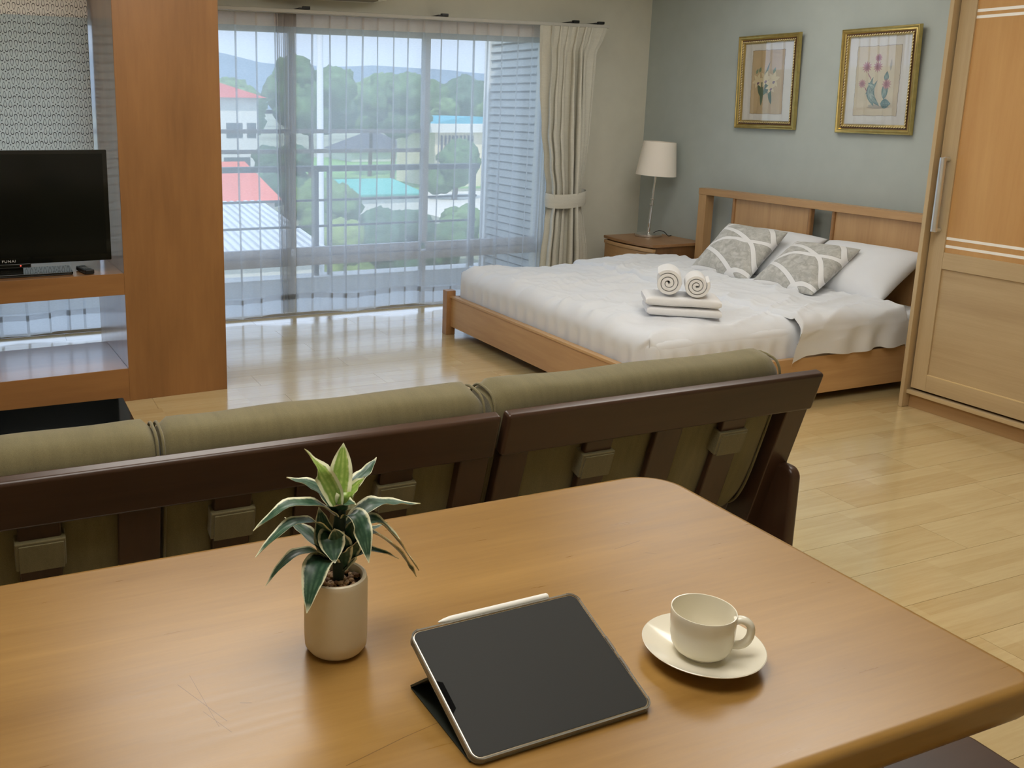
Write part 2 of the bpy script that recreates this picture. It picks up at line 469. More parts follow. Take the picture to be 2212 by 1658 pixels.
# ------------------------------------------------------------------ curtains
def sheer(name, label, x0, x1, pitch, y0, gather=None, seed=1):
    """pinch pleated voile: long flat runs with a narrow three-layer tuck between them"""
    r = random.Random(seed); nv = 26
    spans = []
    x = x0
    while x < x1 - 1e-4:
        dense = gather and gather[0] <= x <= gather[1]
        p = (.013 if dense else pitch * r.uniform(.9, 1.1)); p = min(p, x1 - x)
        spans.append((x, p, dense, r.uniform(.009, .015), r.uniform(-.02, .02), r.random() * 6)); x += p
    prof = [(0, 0), (.2, .5), (.45, 1), (.7, .6)]
    V, Fa = [], []; cols = 0; zt, zb = 2.035, .022
    rowsV = []
    for j in range(nv):
        t = j / (nv - 1); z = zt + (zb - zt) * t
        row = []
        for (xs, p, dense, wt, dr, ph) in spans:
            drift = dr * t * 1.2 + .004 * sin(4 * t + ph)
            bow = (.004 + .022 * t) * (1 if not dense else .9)
            if dense:
                drift = (gather[2] - (xs - gather[0]) * .35) * t ** 1.3 if len(gather) > 2 else 0
                for q in (0, .25, .5, .75):
                    row.append((xs + q * p + drift, y0 - .012 + .026 * sin(2 * pi * q + ph * .3), z))
            else:
                L = p - wt
                for q, bb in prof:
                    row.append((xs + q * L + drift, y0 - bow * bb * sin(ph) * .8, z))
                row += [(xs + L + wt + drift, y0 - .016, z), (xs + L - wt * .2 + drift, y0 - .022, z), (xs + L + wt * .7 + drift, y0 - .006, z)]
        row.append((x1, y0, z))
        if j == nv - 1:
            row = [(a, b, c + .012 + .012 * sin(a * 9 + seed)) for a, b, c in row]
        rowsV.append(row)
    n = len(rowsV[0])
    for row in rowsV: V += row
    for j in range(nv - 1):
        for i in range(n - 1): Fa.append((j * n + i, j * n + i + 1, (j + 1) * n + i + 1, (j + 1) * n + i))
    root = thing(name, label, 'curtain', ((x0 + x1) / 2, y0, 0.02), group=None)
    obj('voile', (V, Fa), M['sheer'], root, angle=60)
    # heading tape and hem band follow the same folds
    def band(za, zb_, off, nm, mt, wob=0.0):
        BV = []
        for z in (za, zb_):
            t = (zt - z) / (zt - zb); j = min(int(t * (nv - 1)), nv - 2); f = t * (nv - 1) - j
            for i in range(n):
                a, b = rowsV[j][i], rowsV[j + 1][i]
                BV.append((a[0] + (b[0] - a[0]) * f, a[1] + (b[1] - a[1]) * f - off, z + wob * sin(a[0] * 9 + seed)))
        obj(nm, (BV, [(i, i + 1, n + i + 1, n + i) for i in range(n - 1)]), mt, root, angle=60)
    band(2.034, 1.955, .002, 'heading_tape', M['sheer_top'])
    band(.165, .13, .002, 'hem_band', M['sheer_hem'], .010)
    return root
sheer('sheer_curtain', 'white sheer curtain behind the tall wooden media unit with its edge bunched together', -1.74, 1.99, .127, 6.196, (1.85, 2.03, .025), 3)
sheer('sheer_curtain', 'white sheer curtain between the bunched sheer edge and the beige drape', 1.996, 3.97, .122, 6.182, None, 8)

def drape():
    root = thing('drape_curtain', 'beige slub drape gathered by a tieback beside the window', 'curtain', (4.08, 6.09, 0.02))
    #      z     left  right  depth amp
    K = [(2.035, 3.795, 4.375, .016), (1.95, 3.797, 4.345, .018), (1.86, 3.80, 4.295, .030), (1.6, 3.815, 4.285, .036), (1.3, 3.845, 4.275, .040),
         (1.05, 3.885, 4.262, .042), (.86, 3.93, 4.245, .040), (.74, 3.94, 4.25, .040), (.6, 3.915, 4.275, .044), (.35, 3.885, 4.31, .048), (.02, 3.85, 4.36, .05)]
    def at(z):
        for a, b in zip(K, K[1:]):
            if a[0] >= z >= b[0]:
                f = (a[0] - z) / (a[0] - b[0]); f = f * f * (3 - 2 * f)
                return [a[i] + (b[i] - a[i]) * f for i in range(1, 4)]
        return K[-1][1:]
    NF = 7
    def fn(u, v):
        z = 2.035 - v * 2.015
        L, R, A = at(z)
        # the heading is a flat leading edge, a tight cluster of pinch pleats and a free flap
        ctl = [(0, 0), (.16, .24), (.86, .80), (1, 1)]
        g = u
        for (a, b), (c, d) in zip(ctl, ctl[1:]):
            if a <= u <= c: g = b + (d - b) * (u - a) / (c - a)
        flat_ = min(1, max(0, (1.75 - z) / .5))
        s = g * (1 - flat_) + u * flat_
        e = min(1, u / .12, (1 - u) / .10)
        ph = u * NF * 2 * pi
        wob = .35 * sin(2.1 * v + u * 7)
        am = (.8 + .55 * sin(u * 11 + 1)) * 1.45
        y = 6.085 + A * .85 * e * am * (sin(ph + wob) + .22 * sin(2 * ph + 1 + wob))
        x = L + (R - L) * s + e * (R - L) / NF * .42 * sin(2 * (ph + wob)) * (.5 + .5 * flat_)
        pinch = math.exp(-((z - 1.88) / .05) ** 2)
        y -= pinch * .012 * sin(ph * 2) * e
        z += .012 * sin(ph) * (v < .002) * 0
        # bundle turns round at the tie
        k = math.exp(-((z - .80) / .22) ** 2)
        y += k * .035 * (2 * u - 1) ** 2
        return (x, y, z)
    obj('cloth', gridf(fn, 190, 60), M['drape'], root, angle=70)
    # tieback
    def tie(u, v):
        a = u * 2 * pi
        x = 4.094 + .172 * cos(a); y = 6.10 + .085 * sin(a)
        sag = .030 * (-sin(a)) * .5 - .010 * (cos(a))
        z0 = .745 + .105 * v
        bul = .006 * sin(pi * v)
        return (x + bul * cos(a), y + bul * sin(a), z0 - sag - .012)
    obj('tieback', gridf(tie, 48, 6, True), M['drape'], root, angle=70)
drape()
rail = thing('curtain_rail', 'pale double curtain track above the window', 'curtain rail', (1.3, 6.16, 2.03))
obj('track', box((-1.78, 6.165, 2.037), (4.0, 6.195, 2.062), .004), M['track'], rail)
obj('track', box((-1.78, 6.085, 2.035), (4.40, 6.11, 2.058), .004), M['track'], rail)
for bx in (2.03, 3.03, 4.10, 4.32, .6):
    obj('bracket', cat(box((bx - .045, 6.09, 2.062), (bx + .015, 6.25, 2.07)), box((bx - .02, 6.085, 2.06), (bx + .03, 6.115, 2.08), .003)), M['black'], rail)

# ------------------------------------------------------------------ air conditioner above the window
ac = thing('air_conditioner', 'cream wall mounted air conditioner above the sheer curtains', 'air conditioner', (2.15, 6.15, 2.12))
pf = [(6.25, 2.138), (6.05, 2.138), (6.02, 2.17), (6.015, 2.32), (6.06, 2.42), (6.25, 2.42)]
obj('body', prism(pf, 1.73, 2.585, 'x', .006), M['ac'], ac, angle=25)
obj('louver', box((1.80, 6.045, 2.131), (2.52, 6.14, 2.139), .003), flat('ac_louver', srgb(120, 112, 92), .5), ac)

# ------------------------------------------------------------------ two ceiling lamps and two added fill panels, all above the frame
def ceiling_lamp_or_fill(x, y, sx_, sy_, power, label, col=(1.0, .96, .89, 1)):
    r = thing('ceiling_lamp_or_fill', label, 'lamp', (x, y, RZ))
    obj('frame', cat(box((x - sx_, y - sy_, RZ - .05), (x + sx_, y - sy_ + .03, RZ)), box((x - sx_, y + sy_ - .03, RZ - .05), (x + sx_, y + sy_, RZ)),
                     box((x - sx_, y - sy_ + .03, RZ - .05), (x - sx_ + .03, y + sy_ - .03, RZ)), box((x + sx_ - .03, y - sy_ + .03, RZ - .05), (x + sx_, y + sy_ - .03, RZ))), M['ac'], r)
    obj('diffuser', box((x - sx_ + .03, y - sy_ + .03, RZ - .04), (x + sx_ - .03, y + sy_ - .03, RZ - .02)), emit('lamp_or_fill_diffuser', col, power), r)
ceiling_lamp_or_fill(.80, 3.45, .55, .55, LAMP_FILL_STR * .72, 'square ceiling lamp above the coffee table')
ceiling_lamp_or_fill(3.75, 4.35, .55, .55, LAMP_FILL_STR * .38, 'square ceiling lamp above the bed')
ceiling_lamp_or_fill(2.80, 2.30, .55, .55, LAMP_FILL_STR * .60, 'added square fill light panel on the ceiling beside the dining table')  # added fill light for the floor and table, not a known fixture
ceiling_lamp_or_fill(.40, 1.08, .55, .55, LAMP_FILL_STR * .66, 'added square fill light panel on the ceiling above the dining table')  # added fill light to brighten the plant, cup and table top

# ------------------------------------------------------------------ dining table
tb = thing('dining_table', 'honey brown wooden dining table with rounded corners', 'table', (.137, 1.06, 0))
def table_top():
    out = []
    x0, y0, x1, y1 = -.95, .67, 1.225, 1.447
    # profile: rounded upper edge, belly, undercut
    prof = [(-.014, 0.0), (-.006, -.0015), (-.0015, -.005), (0, -.010), (0, -.030), (-.003, -.042), (-.010, -.052), (-.022, -.060), (-.034, -.064)]
    def outline(d):
        P_ = []
        for cx, cy, sx_, sy_, a0, r in ((x1, y1, 1, 1, 0, .085), (x0, y1, -1, 1, 90, .085), (x0, y0, -1, -1, 180, .035), (x1, y0, 1, -1, 270, .035)):
            ccx, ccy = cx - sx_ * r, cy - sy_ * r
            for i in range(11):
                a = radians(a0 + 9 * i); P_.append((ccx + (r + d) * cos(a), ccy + (r + d) * sin(a)))
        return P_
    rings = [[(p[0], p[1], .75 + z) for p in outline(d)] for d, z in prof]
    n = len(rings[0]); V = [p for r in rings for p in r]
    Fa = [(k * n + i, (k + 1) * n + i, (k + 1) * n + (i + 1) % n, k * n + (i + 1) % n) for k in range(len(prof) - 1) for i in range(n)]
    Fa.append(tuple(range(n))); Fa.append(tuple((len(prof) - 1) * n + i for i in range(n))[::-1])
    return V, Fa
obj('table_top', table_top(), M['table'], tb, angle=50)
for lx in (-.80, 1.03):
    for ly in (.80, 1.32):
        obj('leg', prism(rrect(lx - .04, ly - .04, lx + .04, ly + .04, .012, 3), 0, .69, 'z', .004), M['tv_wood'], tb)
obj('apron', cat(box((-.76, .785, .60), (.99, .81, .686)), box((-.76, 1.31, .60), (.99, 1.335, .686)),
                 box((-.815, .84, .60), (-.79, 1.28, .686)), box((1.02, .84, .60), (1.045, 1.28, .686))), M['tv_wood_h'], tb)

# stool tucked under the corner of the table
st = thing('dining_stool', 'dark brown wooden stool tucked at the end of the dining table', 'stool', (1.24, .64, 0))
obj('seat', prism(rrect(1.085, .36, 1.462, .92, .03, 5), .415, .45, 'z', .010, 3), M['dark_wood'], st)
for lx in (1.12, 1.42):
    for ly in (.40, .88):
        obj('leg', box((lx - .02, ly - .02, 0), (lx + .02, ly + .02, .416), .004), M['dark_wood_z'], st)
for ly in (.40, .88): obj('stretcher', box((1.14, ly - .012, .15), (1.40, ly + .012, .18), .003), M['dark_wood'], st)

# ------------------------------------------------------------------ potted plant on the table
PX, PY = .400, 1.090
pl = thing('potted_plant', 'small striped leaf plant in a cream pot on the dining table', 'plant', (PX, PY, .75))
R_ = .0425
obj('pot', lathe([(0, .002), (R_ - .012, .0), (R_ - .006, .003), (R_ - .001, .010), (R_, .022), (R_, .102), (R_ - .0015, .1085), (R_ - .004, .110), (R_ - .0065, .1085), (R_ - .0075, .102), (R_ - .0075, .06), (0, .06)], 56, (PX, PY, .75)), M['pot'], pl, angle=40)
obj('soil', lathe([(0, .098), (R_ - .0072, .096), (R_ - .0072, .088), (0, .088)], 28, (PX, PY, .75)), flat('dark_soil', srgb(58, 38, 24), .9), pl)
pebm = [flat('pebble_%d' % i, c, .7, var=.15, vscale=120) for i, c in enumerate((srgb(158, 122, 84), srgb(128, 92, 60), srgb(178, 146, 108)))]
pprot = []
for i in range(6):
    def pf_(u, v, i=i):
        a, b = u * 2 * pi, (v - .5) * pi
        d = Vector((cos(b) * cos(a), cos(b) * sin(a), sin(b)))
        q = 1 + .22 * noise.noise(d * 1.6 + Vector((i * 7, 0, 0)))
        return (d.x * .0048 * q, d.y * .0036 * q, d.z * .0028 * q)
    g = gridf(pf_, 7, 5, True)
    pprot.append((g, pebm[i % 3]))
rp_ = random.Random(5); first = {}
for i in range(86):
    rr_ = sqrt(rp_.random()) * (R_ - .012); a = rp_.random() * 2 * pi
    if rr_ < .007: continue
    k = i % 6
    mw = Matrix.Translation((PX + rr_ * cos(a), PY + rr_ * sin(a), .75 + .0985 + rp_.random() * .003)) @ Matrix.Rotation(rp_.random() * 6, 4, 'Z') @ Matrix.Rotation(rp_.uniform(-.5, .5), 4, 'X')
    if k not in first:
        o = obj('pebble', pprot[k][0], pprot[k][1], pl, local=True); first[k] = o
        o.matrix_local = WM[pl.name].inverted() @ mw
    else: dup(first[k], pl, mw)

def leaf_mat(name, lime):
    k = N(name); k.set('Roughness', .38); k.set('Specular IOR Level', .5)
    a = k.n('Attribute', attribute_name='across').outputs['Fac']; al = k.n('Attribute', attribute_name='along').outputs['Fac']
    v = k.coords((40, 40, 40)); nz = k.noise(v, 3, 3)
    edge = k.math('ADD', k.math('ABSOLUTE', a), k.math('MULTIPLY', k.math('SUBTRACT', nz, .5), .25))
    if lime: g1, g2, cr, th = srgb(120, 150, 60), srgb(176, 190, 108), srgb(226, 226, 190), .62
    else: g1, g2, cr, th = srgb(36, 70, 50), srgb(84, 112, 88), srgb(226, 224, 190), .76
    strp = k.math('MULTIPLY', k.math('ADD', k.math('SINE', k.math('MULTIPLY', a, 14.0)), 1.0), .5)
    base = k.mix(k.math('MULTIPLY', strp, k.ramp(nz, .35, .7)), g1, g2)
    tip = k.ramp(al, .90, 1.0)
    m = k.math('MAXIMUM', k.ramp(edge, th, th + .12), tip, clamp=True)
    k.set('Base Color', k.mix(m, base, cr))
    return k.m
LM = [leaf_mat('leaf_green', False), leaf_mat('leaf_lime', True)]
LEAVES = [([(0.003, 0.0, 0.202), (-0.003, 0.007, 0.227), (-0.019, 0.013, 0.257), (-0.036, 0.02, 0.282)], 0.017, 1), ([(0.008, 0.0, 0.202), (0.009, 0.01, 0.226), (0.016, 0.02, 0.256), (0.022, 0.03, 0.279)], 0.02, 1), ([(0.003, 0.0, 0.202), (0.005, 0.017, 0.222), (0.009, 0.033, 0.236), (0.015, 0.05, 0.247)], 0.011, 0), ([(0.013, 0.0, 0.205), (0.031, 0.012, 0.226), (0.053, 0.023, 0.237), (0.072, 0.035, 0.25)], 0.014, 0), ([(0.009, 0.0, 0.201), (0.016, -0.002, 0.217), (0.029, -0.003, 0.23), (0.039, -0.005, 0.242)], 0.02, 1), ([(0.0, 0.0, 0.197), (-0.01, 0.015, 0.217), (-0.029, 0.03, 0.229), (-0.053, 0.045, 0.235)], 0.018, 0), ([(0.001, 0.0, 0.19), (-0.025, -0.003, 0.211), (-0.069, -0.007, 0.219), (-0.114, -0.01, 0.194)], 0.019, 0), ([(-0.004, 0.0, 0.163), (-0.036, -0.012, 0.194), (-0.074, -0.023, 0.199), (-0.119, -0.035, 0.171)], 0.016, 0), ([(-0.006, 0.0, 0.13), (-0.039, -0.01, 0.153), (-0.072, -0.02, 0.153), (-0.105, -0.03, 0.128)], 0.013, 0), ([(-0.001, 0.0, 0.125), (-0.026, -0.018, 0.141), (-0.044, -0.037, 0.126), (-0.059, -0.055, 0.093)], 0.024, 0), ([(0.011, 0.0, 0.185), (0.02, -0.017, 0.197), (0.026, -0.033, 0.176), (0.027, -0.05, 0.143)], 0.019, 0), ([(0.017, 0.0, 0.176), (0.054, 0.01, 0.193), (0.09, 0.02, 0.186), (0.137, 0.03, 0.173)], 0.021, 0), ([(0.017, 0.0, 0.163), (0.052, -0.005, 0.178), (0.082, -0.01, 0.149), (0.115, -0.015, 0.098)], 0.02, 0), ([(0.015, 0.0, 0.151), (0.052, 0.005, 0.156), (0.095, 0.01, 0.119), (0.126, 0.015, 0.072)], 0.016, 0), ([(0.005, 0.0, 0.109), (0.026, -0.003, 0.132), (0.052, -0.007, 0.136), (0.087, -0.01, 0.119)], 0.014, 0), ([(-0.004, 0.0, 0.129), (-0.024, 0.018, 0.152), (-0.038, 0.037, 0.165), (-0.053, 0.055, 0.175)], 0.016, 0), ([(-0.001, 0.0, 0.17), (-0.01, -0.012, 0.169), (-0.013, -0.023, 0.156), (-0.014, -0.035, 0.143)], 0.022, 0), ([(0.009, 0.0, 0.131), (0.024, 0.013, 0.143), (0.044, 0.027, 0.146), (0.091, 0.04, 0.149)], 0.015, 0), ([(0.004, 0.0, 0.111), (0.008, -0.007, 0.134), (0.018, -0.013, 0.15), (0.025, -0.02, 0.16)], 0.022, 0), ([(0.005, 0.0, 0.194), (0.001, -0.01, 0.207), (0.007, -0.02, 0.215), (0.017, -0.03, 0.216)], 0.02, 0),
          ([(0.004, -0.004, 0.115), (0.001, -0.012, 0.145), (-0.004, -0.018, 0.165), (-0.010, -0.022, 0.185)], 0.022, 0), ([(0.008, -0.003, 0.12), (0.016, -0.008, 0.15), (0.020, -0.012, 0.17), (0.022, -0.014, 0.19)], 0.022, 0), ([(0.002, 0.004, 0.12), (-0.008, 0.010, 0.15), (-0.012, 0.014, 0.17), (-0.018, 0.016, 0.20)], 0.020, 0)]
def leaf(pts, wd, kind, idx):
    c = catmull([Vector(p) + Vector((PX, PY, .75)) for p in pts], 6)
    nW = 9; V, ac_, al_ = [], [], []
    m = len(c)
    side0 = None
    for i, p in enumerate(c):
        t = i / (m - 1)
        tan = (c[min(i + 1, m - 1)] - c[max(i - 1, 0)]).normalized()
        # blade faces roughly upward and outward
        up = Vector((0, 0, 1)) if abs(tan.z) < .85 else Vector((-.35, -.9, .2))
        side = tan.cross(up).normalized()
        if side0 is not None and side.dot(side0) < 0: side = -side
        if side0 is not None: side = (side * .5 + side0 * .5).normalized()
        side0 = side
        nr = side.cross(tan).normalized()
        if nr.z < 0: nr = -nr
        hw = wd * .5 * (.42 + .58 * sin(pi * min(1, t / .9) ** .8)) if t < .45 else wd * .5 * (1 - ((t - .45) / .55) ** 1.7)
        hw = max(hw, .0004)
        for k in range(nW):
            s = -1 + 2 * k / (nW - 1)
            ruf = .0010 * sin(t * 22 + idx) * s * s
            V.append(tuple(p + side * (hw * s) + nr * (hw * .26 * s * s + ruf - .0003 * cos(s * 9))))
            ac_.append(s); al_.append(t)
    Fa = [(i * nW + k, i * nW + k + 1, (i + 1) * nW + k + 1, (i + 1) * nW + k) for i in range(m - 1) for k in range(nW - 1)]
    obj('leaf', (V, Fa), LM[kind], pl, angle=180, attrs={'across': ac_, 'along': al_})
for i, (p, wd, kd) in enumerate(LEAVES): leaf(p, wd * 1.62, kd, i)
obj('stem', tube([(PX + .004, PY, .835), (PX + .004, PY, .88), (PX + .005, PY, .92), (PX + .007, PY, .957)], lambda t: .0065 + .003 * sin(pi * t), 12), flat('plant_stem', srgb(30, 46, 30), .6), pl)

# ------------------------------------------------------------------ tablet, stylus, cup and saucer
TAB = Matrix.Translation((.583, .895, .7905)) @ Matrix.Rotation(radians(1.4), 4, 'Z') @ Matrix.Rotation(radians(21.2), 4, 'X')
tw, th_ = .2475, .1785
def tab_part(name, g, m, **k): return obj(name, xform(g, TAB), m, tab, **k)
tab = thing('tablet', 'tablet with a blank dark screen propped on its folded cover on the table', 'tablet', (.583, .895, .75))
clear = N('clear_case'); clear.set('Base Color', srgb(236, 230, 216)); clear.set('Roughness', .08); clear.set('Transmission Weight', .75); clear.set('IOR', 1.3)
brass = flat('tablet_edge', (.72, .66, .54, 1), .25, 1.0)
tab_part('body', prism(rrect(-tw / 2, -th_ / 2, tw / 2, th_ / 2, .011, 8), -.0065, -.0004, 'z', .0012), brass)
scr = tab_part('screen', prism(rrect(-tw / 2 + .0018, -th_ / 2 + .0018, tw / 2 - .0018, th_ / 2 - .0018, .0095, 8), -.001, .0002), flat('tablet_screen', srgb(40, 40, 38), .62, spec=.3, var=.06, vscale=900))
obj('camera_notch', xform(prism([(-tw / 2 + .0018, -.030), (-tw / 2 + .0085, -.024), (-tw / 2 + .0085, .012), (-tw / 2 + .0018, .016)], .0003, .0006), TAB), flat('notch_black', srgb(6, 6, 6), .9, spec=.1), scr)
cs = []
def rim_ring(o, h):
    a = rrect(-tw / 2 - .0022, -th_ / 2 - .0022, tw / 2 + .0022, th_ / 2 + .0022, .0132, 8); b = rrect(-tw / 2 - .0002, -th_ / 2 - .0002, tw / 2 + .0002, th_ / 2 + .0002, .0112, 8)
    n = len(a); V = [(p[0], p[1], -.0085) for p in a] + [(p[0], p[1], h) for p in a] + [(p[0], p[1], h) for p in b] + [(p[0], p[1], -.0085) for p in b]
    Fa = []
    for r in range(4):
        for i in range(n): Fa.append((r * n + i, r * n + (i + 1) % n, ((r + 1) % 4) * n + (i + 1) % n, ((r + 1) % 4) * n + i))
    return V, Fa
tab_part('bumper_case', rim_ring(0, .0008), clear.m)
for cx, cy in ((-1, -1), (1, -1), (1, 1), (-1, 1)):
    P_ = [(cx * (tw / 2 - .014 + (.0145 + .0024) * cos(a)), cy * (th_ / 2 - .014 + (.0145 + .0024) * sin(a))) for a in [radians(8 + 74 * i / 10) for i in range(11)]]
    Q_ = [(cx * (tw / 2 - .014 + .0165 * cos(a)), cy * (th_ / 2 - .014 + .0165 * sin(a))) for a in [radians(8 + 74 * i / 10) for i in range(11)]]
    tab_part('corner_bumper', prism(P_ + Q_[::-1], -.009, .0014), clear.m)
for by in (.006, -.026):
    tab_part('side_button', box((tw / 2 + .0034, by - .011, -.006), (tw / 2 + .0052, by + .011, -.001), .0008), flat('case_tab', srgb(120, 92, 62), .4))
tab_part('back_shell', prism(rrect(-tw / 2 - .002, -th_ / 2 - .002, tw / 2 + .002, th_ / 2 + .002, .013, 8), -.0088, -.0066), flat('cover_green', srgb(38, 42, 36), .6))
# folded cover: a triangular prop behind the upper half
cov = flat('folio_cover', srgb(40, 46, 38), .65, bump=.1)
up_b = TAB @ Vector((0, .070, -.009)); 
zt_ = (TAB @ Vector((0, .045, -.0095)))
ax, ay = .583, .895
def prop_panel(p0, p1, t=.0028):
    """a thin board between two edges given in (local y, world z) of the tablet's side view"""
    d = Vector((0, p1[0] - p0[0], p1[1] - p0[1])); n_ = Vector((0, -d.z, d.y)).normalized() * t
    V = []
    for xx in (-tw / 2 - .002, tw / 2 + .002):
        for q, s in ((p0, 0), (p1, 0), (p1, 1), (p0, 1)): V.append((xx, q[0] + n_.y * s, q[1] + n_.z * s))
    rz_ = Matrix.Translation((ax, ay, 0)) @ Matrix.Rotation(radians(1.4), 4, 'Z')
    return xform((V, [(0, 1, 2, 3), (7, 6, 5, 4), (0, 4, 5, 1), (1, 5, 6, 2), (2, 6, 7, 3), (3, 7, 4, 0)]), rz_)
obj('prop_panel', prop_panel((.030, .790), (.075, .752)), cov, tab)
obj('prop_panel', prop_panel((-.075, .7505), (.075, .7505), .0018), cov, tab)
pen = thing('stylus', 'white stylus clipped along the upper edge of the tablet', 'stylus', (.60, .98, .82))
ST = TAB @ Matrix.Translation((.004, th_ / 2 + .0082, -.0035)) @ Matrix.Rotation(pi / 2, 4, 'Y')
pw = flat('stylus_white', srgb(236, 234, 226), .3)
obj('barrel', xform(lathe([(0, .083), (.0034, .0825), (.0044, .081), (.0044, -.066), (.0040, -.069)], 20), ST), pw, pen)
obj('tip', xform(lathe([(.0040, -.069), (.0030, -.076), (.0012, -.083), (0, -.0845)], 20), ST), pw, pen)

CX, CY = .846, .883
sauc = obj('saucer', lathe([(0, .004), (.030, .004), (.031, .0), (.034, .0), (.036, .003), (.055, .0095), (.072, .0165), (.0790, .0200), (.0795, .0212), (.0785, .0219), (.072, .0190),
                            (.056, .0128), (.040, .0082), (.035, .0070), (.0335, .0060), (.027, .0058), (0, .0058)], 72, (CX, CY, .75)), M['white_ceramic'], base=True, angle=50)
tag(sauc, 'white round saucer under the coffee cup on the dining table', 'saucer')
CUX, CUY, CZ = CX - .002, CY + .002, .7562
cup = thing('coffee_cup', 'empty white coffee cup standing on the saucer', 'cup', (CUX, CUY, CZ))
obj('bowl', lathe([(0, .003), (.020, .003), (.0215, .0), (.0245, .0), (.0258, .003), (.030, .0045), (.0358, .0095), (.0392, .0170), (.0408, .0270), (.0418, .042), (.0422, .056), (.0424, .0625), (.0419, .0642), (.0407, .0640), (.0402, .060),
                   (.0398, .036), (.0382, .022), (.034, .013), (.024, .008), (0, .0068)], 72, (CUX, CUY, CZ)), M['white_ceramic'], cup, angle=60)
hd = Vector((cos(radians(-42)), sin(radians(-42)), 0)); hp = []
for r_, z_ in ((.0395, .0555), (.046, .0580), (.053, .0570), (.0585, .0515), (.0600, .0430), (.0580, .0335), (.0530, .0255), (.046, .0215), (.0385, .0205)):
    hp.append(Vector((CUX, CUY, CZ)) + hd * r_ + Vector((0, 0, z_)))
obj('handle', tube(catmull(hp, 4), .0052, 14, flat=1.35), M['white_ceramic'], cup, angle=60)

# ------------------------------------------------------------------ sofas
def lean(z): return 1.772 + .29 * (.78 - z)
def leanbox(xa, xb, za, zb, d0, d1, bev=.004):
    bm = bmesh.new(); bmesh.ops.create_cube(bm, size=1)
    for v in bm.verts:
        x = xa if v.co.x < 0 else xb; z = za if v.co.z < 0 else zb; d = d0 if v.co.y < 0 else d1
        v.co = Vector((x, lean(z) + d, z + d * .28))
    bmesh.ops.bevel(bm, geom=list(bm.edges), offset=bev, segments=3, profile=.5, affect='EDGES')
    return from_bm(bm)
def back_cushion(xa, xb, seed):
    """reclined back cushion, rounded over the top, soft ends with a welt"""
    n = 44; m = 30
    prof = []
    for i in range(n):
        a = 2 * pi * i / n
        cx_, sx_ = cos(a), sin(a)
        e = .62
        d = .112 + .083 * (abs(cx_) ** e) * (1 if cx_ > 0 else -1)
        h = .572 + .245 * (abs(sx_) ** .55) * (1 if sx_ > 0 else -1)
        prof.append((d, h))
    def fn(u, v):
        s = -1 + 2 * v
        q = (1 - abs(s) ** 22) ** .5 if abs(s) < 1 else 0
        q = .93 + .07 * min(1, q * 1.05)
        if abs(s) > .999: q = .89
        d, h = prof[int(round(u * n)) % n]
        x = xa + (xb - xa) * (.5 + .5 * s)
        dd = .112 + (d - .112) * q; hh = .572 + (h - .572) * q
        wv = .004 * noise.noise(Vector((x * 5, d * 12, h * 7 + seed)))
        return (x, lean(hh) + dd + wv, hh + dd * .12 + wv)
    V, Fa = gridf(fn, n, m, True)
    Fa.append(tuple(range(n))); Fa.append(tuple((m - 1) * n + i for i in range(n))[::-1])
    return V, Fa
def cushion_welt(xe, inset):
    n = 44; P_ = []
    for i in range(n + 1):
        a = 2 * pi * i / n
        d = .112 + .083 * .945 * (abs(cos(a)) ** .62) * (1 if cos(a) > 0 else -1); h = .572 + .245 * .958 * (abs(sin(a)) ** .55) * (1 if sin(a) > 0 else -1)
        P_.append((xe, lean(h) + d, h + d * .12))
    return tube(P_, .0035, 6, cap=False)
def sofa(label, x0, x1, slats, straps, cush, rot):
    r = thing('sofa', label, 'sofa', ((x0 + x1) / 2, 1.8, 0), 0)
    obj('top_rail', leanbox(x0, x1, .672, .782, 0, .030, .009), M['dark_wood'], r)
    obj('stile', leanbox(x0 + .004, x0 + .080, .02, .676, .005, .045), M['dark_wood_z'], r)
    obj('stile', leanbox(x1 - .085, x1 - .010, .02, .676, .005, .085), M['dark_wood_z'], r)
    for x in slats: obj('slat', leanbox(x - .042, x + .042, .24, .676, .008, .026), M['dark_wood_z'], r)
    for x in straps:
        obj('slat', leanbox(x - .040, x + .040, .24, .676, .008, .026), M['dark_wood_z'], r)
        s = obj('strap', leanbox(x - .047, x + .047, .575, .640, -.001, .034, .003), M['olive'], r)
        obj('strap_flap', leanbox(x - .040, x + .043, .572, .634, -.0035, -.0005, .0012), M['olive'], s)
    for i, (a, b) in enumerate(cush):
        c = obj('back_cushion', back_cushion(a + .002, b - .002, i + x0), M['olive'], r, angle=60)
        obj('welt', cushion_welt(a + .006, 0), M['olive'], c, angle=180); obj('welt', cushion_welt(b - .006, 0), M['olive'], c, angle=180)
    obj('seat_rail', box((x0 + .03, 1.92, .22), (x1 - .03, 1.95, .30), .004), M['dark_wood'], r)
    obj('seat_rail', box((x0 + .03, 2.50, .22), (x1 - .03, 2.53, .30), .004), M['dark_wood'], r)
    for a, b in cush:
        obj('seat_cushion', box((a + .004, 2.03, .30), (b - .004, 2.56, .43), .035, 4), M['olive'], r, angle=60)
    for xe in (x0 + .002, x1 - .042):
        obj('side_panel', prism([(y, z) for y, z in rrect(1.805, 0, 2.52, .505, .03, 6)], xe, xe + .035, 'x', .012, 3), M['dark_wood_z'], r)
    return r
sofa('olive sofa with dark slatted back, the longer one facing the television', -.90, 1.052, [.25, .62, -.13, -.50], [.06, .44, .812, -.31, -.69], [(-.82, -.38), (-.38, .298), (.298, 1.040)], 0)
sofa('olive sofa with dark slatted back and a single wide cushion, beside the bed', 1.068, 2.035, [1.566], [1.353, 1.778], [(1.056, 1.935)], 0)

